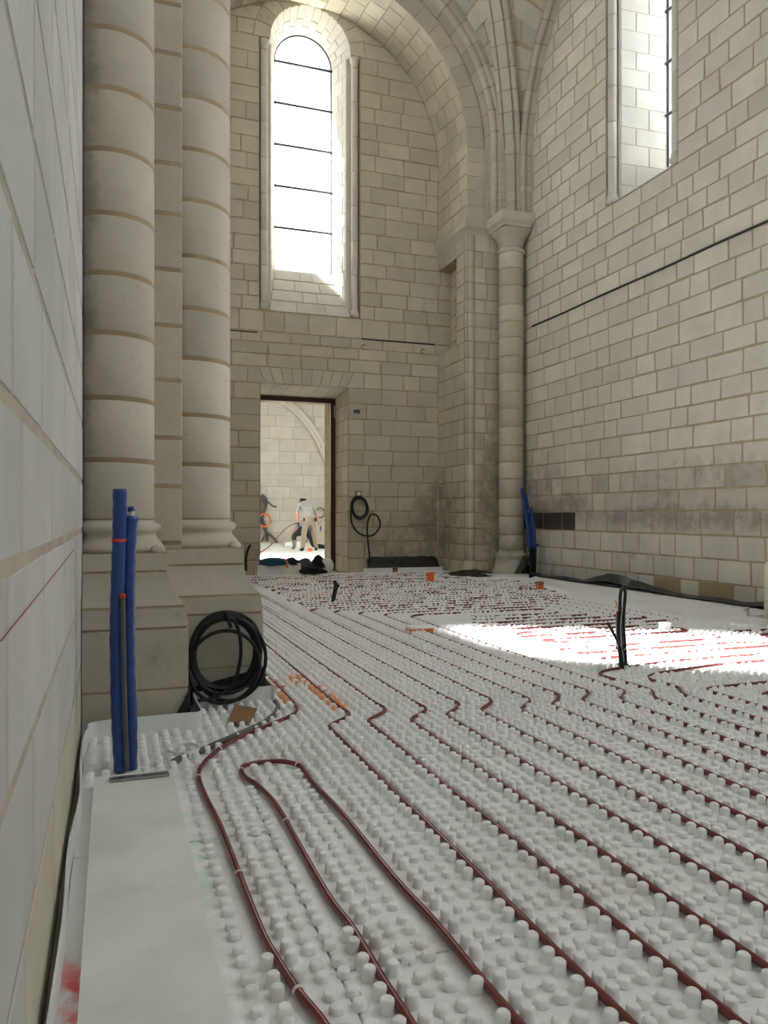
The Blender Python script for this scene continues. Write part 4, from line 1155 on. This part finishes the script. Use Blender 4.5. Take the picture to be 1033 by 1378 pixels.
r2, pp2 = insulated(q2, 0.0245, 'shorter blue foam insulated pipe with a white pipe end beside the cream pier')
MB().tube([pp2[-1] - Vector((0, 0, .02)), pp2[-1] + Vector((0.0, 0, 0.02))], 0.011, 10).build('pipe_end', 'white_pipe', r2)
MB().tube([pp2[-1] + Vector((0, 0, 0.018)), pp2[-1] + Vector((-0.004, 0, 0.036))], [0.015, 0.012], 10).build('end_cap', 'blue', r2)
q3 = smooth_path([PY(u, v, YBl - 0.036) for u, v in ((171, 1037), (169, 980), (167, 920), (166, 860), (165, 805))], 6)
r3 = empty('conduit', q3[0], 'thin dark grey conduit with a red tip strapped between the blue pipes', 'conduit')
tb = MB().tube(q3, 0.0095, 10).build('tube', 'grey_pipe', r3); MB().tube([q3[-1], q3[-1] + Vector((0, 0, 0.018))], [0.0125, 0.011], 10).build('red_tip', 'red', tb)
# perforated strap lying by the pipes
st = empty('steel_strap', (0.1, 3.09, 0.036), 'perforated galvanised steel strap lying on the end of the dull white board', 'strap')
a_, b_ = G(147, 1050, 0.04), G(227, 1041, 0.04); dv = (b_ - a_).normalized(); nv_ = Vector((-dv.y, dv.x, 0))
mb = MB(); mb.rings([[a_ + nv_ * k1 + Vector((0, 0, z)) for k1, z in ((-.022, 0), (.022, 0), (.022, .004), (-.022, .004))], [b_ + nv_ * k1 + Vector((0, 0, z)) for k1, z in ((-.022, 0), (.022, 0), (.022, .004), (-.022, .004))]])
mb.build('plate', 'steel', st)
for t in (0.25, 0.75):
    c = a_.lerp(b_, t); mb = MB(); mb.rings([[c - dv * .04 + nv_ * k1 + Vector((0, 0, z)) for k1, z in ((-.003, .0042), (.003, .0042), (.003, .0048), (-.003, .0048))], [c + dv * .04 + nv_ * k1 + Vector((0, 0, z)) for k1, z in ((-.003, .0042), (.003, .0042), (.003, .0048), (-.003, .0048))]])
    mb.build('slot', 'black', st)

# ------------------------------------------------------------------ cable coils
def coil(name, loops, r, mat, label, extra=(), parent=None):
    pts = []
    for L in loops: pts += L
    root = MB()
    for L in loops: root.tube(L, r, 8)
    for L in extra: root.tube(L, r, 8)
    return tag(root.build(name, mat, None), label, 'cable')
def oval(cx, cz, rx, rz, y, tilt=0.0, n=40, wob=0.0, ph=0.0, yfn=None):
    out = []
    for k in range(n + 1):
        a = 2 * PI * k / n
        x = rx * math.cos(a); z = rz * math.sin(a) * (1 + wob * math.cos(2 * a + ph))
        out.append(Vector((cx + x * math.cos(tilt) - z * math.sin(tilt), y + (yfn(a) if yfn else 0), cz + x * math.sin(tilt) + z * math.cos(tilt))))
    return out
cen = PY(303, 882, 4.03)
loops = []
cr = random.Random(4)
for k in range(7):
    loops.append(oval(cen.x + cr.uniform(-.012, .012), cen.z + 0.02 + cr.uniform(-.015, .012), 0.165 + cr.uniform(-.014, .012), 0.195 + cr.uniform(-.018, .012), 4.045 - 0.009 * k, cr.uniform(-.15, .15), wob=0.03))
loops.append(oval(cen.x + 0.02, cen.z - 0.015, 0.185, 0.215, 4.00, 0.1)); loops.append(oval(cen.x - 0.01, cen.z - 0.05, 0.18, 0.185, 3.985, -0.2))
ex = [smooth_path([PY(u, v, 3.975) for u, v in ((303, 826), (318, 840), (324, 870), (321, 900), (312, 922), (290, 938), (262, 944), (250, 950))], 6),
      smooth_path([PY(u, v, 3.97) for u, v in ((303, 824), (308, 836), (311, 845))], 5)]
coil('cable_coil', loops, 0.0095, 'black', 'thick black cable coil hung against the side plinth of the cream pier', ex)
def cc_(u, v, y): return PY(u, v, y)
cen = PY(485, 684, 12.55); loops = []
for k in range(6):
    loops.append(oval(cen.x + cr.uniform(-.02, .02), cen.z + cr.uniform(-.02, .02), 0.145 + cr.uniform(-.02, .015), 0.18 + cr.uniform(-.02, .015), 12.60 - 0.012 * k, 0.1 + cr.uniform(-.1, .1)))
big = smooth_path([PY(u, v, 12.53) for u, v in ((473, 680), (472, 695), (474, 706), (481, 716), (491, 721), (502, 720), (510, 711), (511, 702), (507, 694), (500, 692), (496, 698), (494, 710), (495, 730), (497, 748), (497, 765))], 6)
coil('cable_coil', loops, 0.015, 'black', 'black cable coil hung from a socket box on the end wall', [big])
p = PY(482, 664.5, YB - 0.02)
bx = empty('socket_box', (p.x, YB, p.z - .05), 'small red-brown socket box on the end wall above the cable coil', 'socket')
MB().box(p.x - .055, p.x + .055, YB - .035, YB, p.z - .05, p.z + .05, 0.006).build('frame', 'card', bx); MB().box(p.x - .035, p.x + .035, YB - .04, YB - .034, p.z - .03, p.z + .03).build('cover', 'board', bx)

# ------------------------------------------------------------------ floor bits
q = [G(u, v, 0.026) for u, v in ((306, 972), (316, 952), (346, 957), (337, 971))]
rr_ = [[p + Vector((0, 0, -0.002 + 0.012 * (i in (1, 2)))) for i, p in enumerate(q)], [p + Vector((0, 0, 0.003 + 0.012 * (i in (1, 2)))) for i, p in enumerate(q)]]
tag(MB().rings(rr_).build('cardboard_scrap', 'card', None), 'brown cardboard scrap lying on the nubs by the pier', 'cardboard')
cp = smooth_path([G(u, v, 0.016) for u, v in ((232, 1026), (245, 1019), (270, 1010), (300, 997), (335, 982), (358, 970), (371, 958), (373, 948), (366, 937), (360, 930), (358, 920))], 6)
tag(MB().tube(cp, 0.0125, 10).build('flexible_conduit', 'grey_pipe', None), 'dark grey flexible conduit lying on the nubs round the pier foot', 'conduit')
rg = G(247, 1013, 0.012)
mb = MB(); rings = []
for k in range(24):
    a = 2 * PI * k / 24; cdir = Vector((math.cos(a), math.sin(a), 0)); rings.append([Vector((rg.x, rg.y, 0)) + cdir * r_ + Vector((0, 0, z)) for r_, z in ((0.060, 0.0), (0.066, 0.0), (0.066, 0.035), (0.060, 0.035))])
rings.append(rings[0]); mb.rings(rings, cap0=False, cap1=False); tag(mb.build('drain_ring', 'foam', None), 'round white plastic ring set in the panel by the pier foot', 'ring')

# black cable bundles standing out of the floor
def bundle(base, top_pts, label, r=0.012, extra_red=()):
    root = empty('cable_bundle', base, label, 'cable')
    for pts, m_, rr in top_pts: MB().tube(smooth_path(pts, 6), rr, 8).build('cable', m_, root)
    return root
b0 = G(838, 900); Yc = b0.y
def bp(u, v, dy=0.0): return PY(u, v, Yc + dy)
tp = []
tp.append(([bp(838, 900), bp(837, 870), bp(835, 840), bp(834, 812), bp(835, 797), bp(838, 790), (bp(841, 798)), bp(840, 815), bp(839, 845), bp(841, 875), bp(842, 900)], 'black', 0.011))
tp.append(([bp(836, 900, -.02), bp(834, 875, -.02), bp(832, 845, -.02), bp(834, 822, -.02)], 'black', 0.015))
tp.append(([bp(840, 902, .02), bp(837, 870, .02), bp(836, 845, .02), bp(836, 826, .02)], 'black', 0.015))
tp.append(([bp(836, 901, .03), bp(834, 880, .03), bp(831, 862, .03), bp(831, 830, .03)], 'grey_pipe', 0.014))
tp.append(([bp(838, 901, -.03), bp(836, 880, -.03), bp(832, 866, -.03), bp(825, 852, -.03), bp(817, 838, -.03)], 'black', 0.010))
tp.append(([bp(834, 830), bp(829, 828), bp(832, 822), bp(838, 818)], 'red', 0.0035))
tp.append(([bp(834, 825), bp(831, 818), bp(828, 808)], 'red', 0.003))
tp.append(([bp(835, 842), bp(830, 834), bp(829, 826), bp(832, 821)], 'red', 0.003))
bu = bundle(b0, tp, 'black cable bundle with red ties standing out of the sunlit floor')
for v in (872, 894):
    c = bp(838 if v > 880 else 835, v); MB().lathe(c, [(0.030, c.z - .008), (0.036, c.z - .004), (0.036, c.z + .004), (0.030, c.z + .008)], 14).build('cable_tie', 'black', bu)
b1 = G(448, 812); Yc = b1.y
bundle(b1, [([bp(447 + k, 812, .02 * k), bp(448 + k * 1.2, 802, .02 * k), bp(450 + k * 1.4, 792, .02 * k), bp(451 + k * 2.2, 781 + 3 * k, .02 * k)], 'black', 0.015) for k in range(3)], 'short black cable bundle standing in the floor before the doorway')
# orange and white boxes
def mini_box(u0, u1, v0, v1, label, capmat, bodymat, cap=0.5, dpt=None):
    a = G(u0, v1); b = G(u1, v1); wdt = (b - a).length; h = PY((u0 + u1) / 2, v0, (a.y + b.y) / 2).z
    c = (a + b) / 2; s = wdt * 0.42; d = dpt or s
    root = empty('floor_box', c, label, 'box')
    MB().box(c.x - s, c.x + s, c.y, c.y + 2 * d, 0.0, h * cap, 0.004).build('body', bodymat, root)
    MB().box(c.x - s * 1.05, c.x + s * 1.05, c.y - .004, c.y + 2 * d + .004, h * cap, h, 0.004).build('lid', capmat, root)
mini_box(548, 588, 843, 852, 'low flat orange box with a white lid on the nub floor', 'board_bright', 'orange', 0.62, 0.06)
mini_box(575, 585, 771, 784, 'small orange box with a dusty lid before the end wall film', 'orange', 'orange', 0.6)
mini_box(723, 733, 783, 796, 'small orange box standing near the bright white board', 'card', 'orange', 0.7)
mini_box(528, 536, 763, 772, 'small brown box beside the pale edge strip of the end wall', 'grey_pipe', 'card', 0.6)
mini_box(891, 905, 838, 851, 'small white box with a faint orange side in the sunlit floor', 'board_bright', 'board_bright', 0.8)

# blue pipes in the far right corner
bR = G(717, 779); Yc = bR.y
rt = empty('insulated_pipe', bR, 'slim blue insulated pipe bundle leaning in the corner by the column', 'pipe')
for du, dy, top in ((-4, 0.0, 657), (0, 0.03, 664), (4, -0.02, 690)):
    MB().tube(smooth_path([bp(716 + du, 738, dy), bp(714 + du, 710, dy), bp(710 + du, 685, dy), bp(706 + du, top, dy)], 6), 0.027, 12).build('foam_sleeve', 'blue', rt)
    MB().tube(smooth_path([bp(716 + du * .7, 778, dy), bp(717 + du * .7, 755, dy), bp(716 + du, 735, dy)], 5), 0.022, 10).build('black_tail', 'black', rt)
c = bp(718, 733); MB().lathe(c, [(0.07, c.z - .02), (0.085, c.z), (0.07, c.z + .02)], 14).build('strap', 'blue', rt)
# small tap and blocks at the end of the right board
tp0 = G(1006, 838)
tap = empty('standpipe', tp0, 'small grey metal standpipe beside the end of the bright board', 'tap')
MB().tube(smooth_path([tp0, tp0 + Vector((0, 0, 0.07)), tp0 + Vector((-.01, 0, 0.12)), tp0 + Vector((-0.035, 0, 0.13))], 5), 0.014, 10).build('pipe', 'steel', tap)
MB().ell(tp0 + Vector((-.01, 0, .135)), (0.025, 0.02, 0.02), 10, 6).build('valve', 'steel', tap)
for i_, (u, v, w_) in enumerate(((1000, 851, 0.11), (1019, 851, 0.08))):
    p = G(u, v); tag(MB().box(p.x - w_ / 2, p.x + w_ / 2, p.y, p.y + .1, 0, 0.07 - .01 * i_, 0.006).build('foam_block', 'board_bright', None), ('larger' if i_ == 0 else 'smaller') + ' white foam block beside the standpipe at the board end', 'foam block')

# ------------------------------------------------------------------ heap of clothes and blocks in the doorway
for (u0, u1, v0, v1, Y, lab) in ((346, 390, 760, 774, 12.35, 'longer white foam block on the floor in front of the doorway'), (388, 405, 758, 771, 12.42, 'short white foam block beside the black jacket in the doorway')):
    a, b = PY(u0, v1, Y), PY(u1, v0, Y)
    tag(MB().box(a.x, b.x, Y, Y + .22, 0.0, b.z, 0.008).build('foam_block', 'board', None), lab, 'foam block')
p = PY(440, 764, 12.58); tag(MB().ell((p.x, 12.62, 0.14), (0.13, 0.10, 0.14), 14, 8).build('plastic_sack', 'board', None), 'pale bulging plastic sack leaning at the door jamb', 'sack')
def heap(name, u0, u1, v0, v1, Y, mat, label, seed, cat='clothes', dep=0.22, n=18, m=10):
    a, b = PY(u0, v1, Y), PY(u1, v0, Y); cx, cz = (a.x + b.x) / 2, a.z; rx, rz = (b.x - a.x) / 2, b.z - a.z
    rn = random.Random(seed); rings = []
    ph = [rn.uniform(0, 6) for _ in range(6)]
    for i in range(m + 1):
        th = (PI / 2) * i / m; ring = []
        for k in range(n):
            an = 2 * PI * k / n
            f = 1 + 0.14 * math.sin(3 * an + ph[0] + i) + 0.10 * math.sin(5 * an + ph[1]) + 0.07 * math.sin(8 * an + ph[2] + 2 * th)
            rr = max(math.cos(th), 0.03)
            ring.append((cx + rx * rr * f * math.cos(an), Y + 0.1 + dep * rr * f * math.sin(an), max(cz, 0.001) + rz * math.sin(th) * (1 + 0.12 * math.sin(2 * an + ph[3]) * rr)))
        rings.append(ring)
    return tag(MB().rings(rings, smooth=True).build(name, mat, None), label, cat)
heap('jacket', 350, 388, 750, 761, 12.40, 'teal', 'crumpled teal jacket on the foam block in the doorway', 1)
heap('jacket', 385, 403, 750, 760, 12.50, 'dark_cloth', 'small black garment lying beside the teal jacket', 2)
heap('jacket', 404, 439, 762, 772, 12.30, 'dark_cloth', 'crumpled black jacket on the floor in front of the doorway', 3)
heap('work_bag', 403, 422, 751, 764, 12.55, 'grey_cloth', 'grey cloth bag leaning on the black jacket', 4, 'bag')
heap('work_bag', 421, 439, 747, 764, 12.62, 'dark_cloth', 'black bag heaped on top against the door jamb', 5, 'bag')
p = PY(385, 757, 12.36); tag(MB().tube(smooth_path([p + Vector((-.06, 0, .06)), p + Vector((0, -.02, .03)), p + Vector((.01, -.03, -.08))], 5), 0.018, 8).build('orange_strap', 'orange', None), 'orange strap hanging off the foam block by the teal jacket', 'strap')
# short black cable at the pier edge by the door
cable('loose_cable', smooth_path([PY(u, v, 12.55) for u, v in ((337, 733), (333, 742), (331, 752), (331, 768))], 5), 0.02, 'black', 'short black cable end standing at the wall left of the doorway', 'cable', n=8)

# ------------------------------------------------------------------ workers in the next room
def person(name_label, joints, bones, mats_fn, root_loc, hair=None, extras=()):
    root = empty('person', root_loc, name_label, 'person')
    me = bpy.data.meshes.new('body'); me.from_pydata([tuple(Vector(j[0]) - Vector(root_loc)) for j in joints], bones, [])
    o = bpy.data.objects.new('body', me); col.objects.link(o)
    md = o.modifiers.new('skin', 'SKIN'); md.use_smooth_shade = True
    for i, j in enumerate(joints):
        sv = me.skin_vertices[0].data[i]; r = j[1]; sv.radius = r if isinstance(r, tuple) else (r, r)
        sv.use_root = (i == 0)
    s2 = o.modifiers.new('sub', 'SUBSURF'); s2.levels = 2; s2.render_levels = 2
    dg = bpy.context.evaluated_depsgraph_get(); dg.update()
    nm = bpy.data.meshes.new_from_object(o.evaluated_get(dg)); nm.name = 'body'
    o.modifiers.clear(); o.data = nm; bpy.data.meshes.remove(me)
    names = ['trousers', 'shirt', 'skin', 'glove', 'hair', 'black']; nm.materials.clear()
    for k in names: nm.materials.append(M[k])
    loc = [Vector(j[0]) - Vector(root_loc) for j in joints]; tg = [j[2] for j in joints]
    for p in nm.polygons:
        best, bt = 9, 0
        for a, b in bones:
            A, B = loc[a], loc[b]; ab = B - A; t = max(0, min(1, (p.center - A).dot(ab) / max(ab.length_squared, 1e-9)))
            d = (p.center - (A + ab * t)).length
            if d < best: best = d; bt = tg[a] if t < 0.5 else tg[b]
        p.material_index = names.index(bt); p.use_smooth = True
    ORG[o.name] = Vector(root_loc); o.parent = root; o.location = (0, 0, 0)
    return root
def hand(mb_root, wrist, d, side, mat='glove'):
    """palm with five bent fingers"""
    d = Vector(d).normalized(); sd = Vector((side, 0, 0)); up = d.cross(sd).normalized()
    mb = MB(); mb.ell(Vector(wrist) + d * 0.05, (0.022, 0.042, 0.05), 10, 6)
    for k, L in enumerate((0.065, 0.078, 0.072, 0.055)):
        b = Vector(wrist) + d * 0.085 + Vector((0, (k - 1.5) * 0.021, 0)); mb.tube([b, b + d * L * 0.5, b + d * L * 0.8 + sd * 0.02, b + d * L * 0.85 + sd * 0.04], [.0105, .010, .009, .008], 8)
    b = Vector(wrist) + d * 0.03 + Vector((0, -0.035, 0)); mb.tube([b, b + d * 0.03 + Vector((0, -.02, 0)), b + d * 0.06 + sd * 0.02 + Vector((0, -.015, 0))], [.012, .011, .009], 8)
    mb.build('glove', mat, mb_root)
FX, FY = 5.13, 20.75
J = [((FX + .06, FY + .12, .86), (.155, .125), 'trousers'),
     ((FX + .06, FY + .16, 1.00), (.15, .115), 'shirt'), ((FX + .03, FY + .27, 1.17), (.165, .12), 'shirt'), ((FX + .0, FY + .38, 1.30), (.175, .115), 'shirt'), ((FX - .02, FY + .46, 1.36), .065, 'skin'), ((FX - .03, FY + .55, 1.375), (.085, .095), 'hair'), ((FX - .035, FY + .62, 1.36), (.075, .085), 'hair'),
     ((FX - .17, FY + .36, 1.29), .075, 'shirt'), ((FX - .25, FY + .34, 1.12), .058, 'shirt'), ((FX - .255, FY + .30, 1.02), .045, 'skin'), ((FX - .235, FY + .30, .80), .033, 'skin'),
     ((FX + .17, FY + .36, 1.26), .075, 'shirt'), ((FX + .29, FY + .36, 1.10), .058, 'shirt'), ((FX + .32, FY + .38, 1.00), .045, 'skin'), ((FX + .43, FY + .45, .70), .033, 'skin'),
     ((FX - .05, FY + .12, .80), .105, 'trousers'), ((FX - .10, FY + .14, .50), .085, 'trousers'), ((FX - .155, FY + .08, .10), .065, 'trousers'), ((FX - .165, FY + .06, .035), .05, 'black'), ((FX - .19, FY + .20, .03), .04, 'black'),
     ((FX + .17, FY + .14, .80), .105, 'trousers'), ((FX + .22, FY + .30, .50), .085, 'trousers'), ((FX + .27, FY + .25, .10), .065, 'trousers'), ((FX + .275, FY + .24, .035), .05, 'black'), ((FX + .30, FY + .38, .03), .04, 'black')]
Bn = [(0, 1), (1, 2), (2, 3), (3, 4), (4, 5), (5, 6), (3, 7), (7, 8), (8, 9), (9, 10), (3, 11), (11, 12), (12, 13), (13, 14), (0, 15), (15, 16), (16, 17), (17, 18), (18, 19), (0, 20), (20, 21), (21, 22), (22, 23), (23, 24)]
pr = person('worker in grey t-shirt and khaki trousers bending forward in the room beyond', J, Bn, None, (FX, FY, 0))
hand(pr, (FX - .23, FY + .30, .80), (0.15, .1, -1), 1); hand(pr, (FX + .44, FY + .46, .69), (0.3, .1, -1), -1)
mb = MB(); hc = Vector((FX - .033, FY + .585, 1.385)); mb.ell(hc, (0.092, 0.115, 0.088), 14, 8); mb.build('hair', 'hair', pr)
for sg in (-1, 1): MB().ell((FX - .033 + sg * .088, FY + .60, 1.35), (0.012, 0.022, 0.032), 8, 6).build('ear', 'skin', pr)
MB().ell((FX - .037, FY + .715, 1.335), (0.016, 0.03, 0.02), 8, 6).build('nose', 'skin', pr)
for sg in (-1, 1): MB().ell((FX + .06 + sg * .165, FY + .10, .87), (0.03, 0.05, 0.06), 8, 6).build('tool_pouch', 'black', pr)
# second worker kneeling beyond, mostly hidden
KX, KY = 5.18, 21.45
J2 = [((KX, KY, .52), (.15, .13), 'black'), ((KX + .02, KY + .12, .66), (.15, .12), 'shirt'), ((KX + .04, KY + .3, .76), (.16, .12), 'shirt'), ((KX + .04, KY + .40, .80), .06, 'skin'), ((KX + .04, KY + .5, .80), (.085, .095), 'hair'),
      ((KX - .13, KY + .3, .74), .07, 'shirt'), ((KX - .22, KY + .36, .56), .05, 'skin'), ((KX - .15, KY + .5, .36), .035, 'skin'),
      ((KX + .2, KY + .3, .74), .07, 'shirt'), ((KX + .28, KY + .36, .56), .05, 'skin'), ((KX + .22, KY + .5, .36), .035, 'skin'),
      ((KX - .16, KY - .02, .50), .10, 'black'), ((KX - .32, KY + .0, .42), .085, 'black'), ((KX - .30, KY - .05, .12), .06, 'trousers'), ((KX - .33, KY + .06, .04), .045, 'black'),
      ((KX + .16, KY - .05, .44), .10, 'black'), ((KX + .30, KY + .15, .12), .085, 'black'), ((KX + .55, KY - .22, .09), .06, 'black'), ((KX + .66, KY - .27, .06), .045, 'black')]
B2 = [(0, 1), (1, 2), (2, 3), (3, 4), (2, 5), (5, 6), (6, 7), (2, 8), (8, 9), (9, 10), (0, 11), (11, 12), (12, 13), (13, 14), (0, 15), (15, 16), (16, 17), (17, 18)]
p2 = person('second worker in dark trousers kneeling behind the bending worker', J2, B2, None, (KX, KY, 0))
hand(p2, (KX - .15, KY + .5, .36), (0.1, .3, -1), 1); hand(p2, (KX + .22, KY + .5, .36), (-0.1, .3, -1), -1)
# hose held by the worker, hanging cables, loop, block, bits
hs = smooth_path([Vector((FX - .20, FY + .26, .74)), PY(398, 704, 20.9), PY(385, 711, 20.6), PY(372, 725, 20.2), PY(360, 737, 19.6), G(346, 745, 0.02), G(335, 747, .02)], 6)
cable('hose', hs, 0.016, 'pipe', 'dark red pipe held by the bending worker and trailing across the floor', 'pipe', n=8)
for k, L in enumerate((((352, 666), (358, 672), (357, 684), (352, 694), (354, 702), (358, 712), (360, 728)), ((350, 668), (356, 678), (355, 690), (352, 700), (357, 714), (366, 722), (373, 730)), ((353, 668), (361, 676), (367, 681), (372, 682)), ((350, 672), (352, 690), (355, 705), (357, 716), (352, 729)))):
    cable('hanging_cable', smooth_path([PY(u, v, NY1 - 0.10 - 0.05 * k) for u, v in L], 5), 0.05 if k < 2 else 0.03, 'grey_pipe', ('thick dark cable bundle hanging on the wall beyond the door', 'dark cable splaying out to the floor on the wall beyond', 'thin dark cable end sticking out on the wall beyond', 'dark cable hanging straight down on the wall beyond')[k], 'cable', n=8)
cn = PY(356, 700, NY1 - .3)
cable('cable_loop', oval(cn.x, cn.z, 0.20, 0.22, NY1 - .30), 0.03, 'orange', 'orange cable loop hanging among the dark cables beyond the door', 'cable', n=8)
cn = PY(431, 690, NY1 - .1)
cable('cable_loop', oval(cn.x, cn.z, 0.16, 0.17, NY1 - .1), 0.022, 'grey_pipe', 'grey cable loop hung on the wall behind the bending worker', 'cable', n=8)
p = G(395, 735); tag(MB().box(p.x - .28, p.x + .28, p.y, p.y + .4, 0, 0.13, 0.01).build('foam_block', 'board_bright', None), 'white foam block on the bright floor behind the workers', 'foam block')
p = G(417, 742); tag(MB().ell((p.x, p.y, 0.05), (0.09, 0.07, 0.05), 10, 6).build('orange_tool', 'orange', None), 'small orange tool lying at the feet of the bending worker', 'tool')
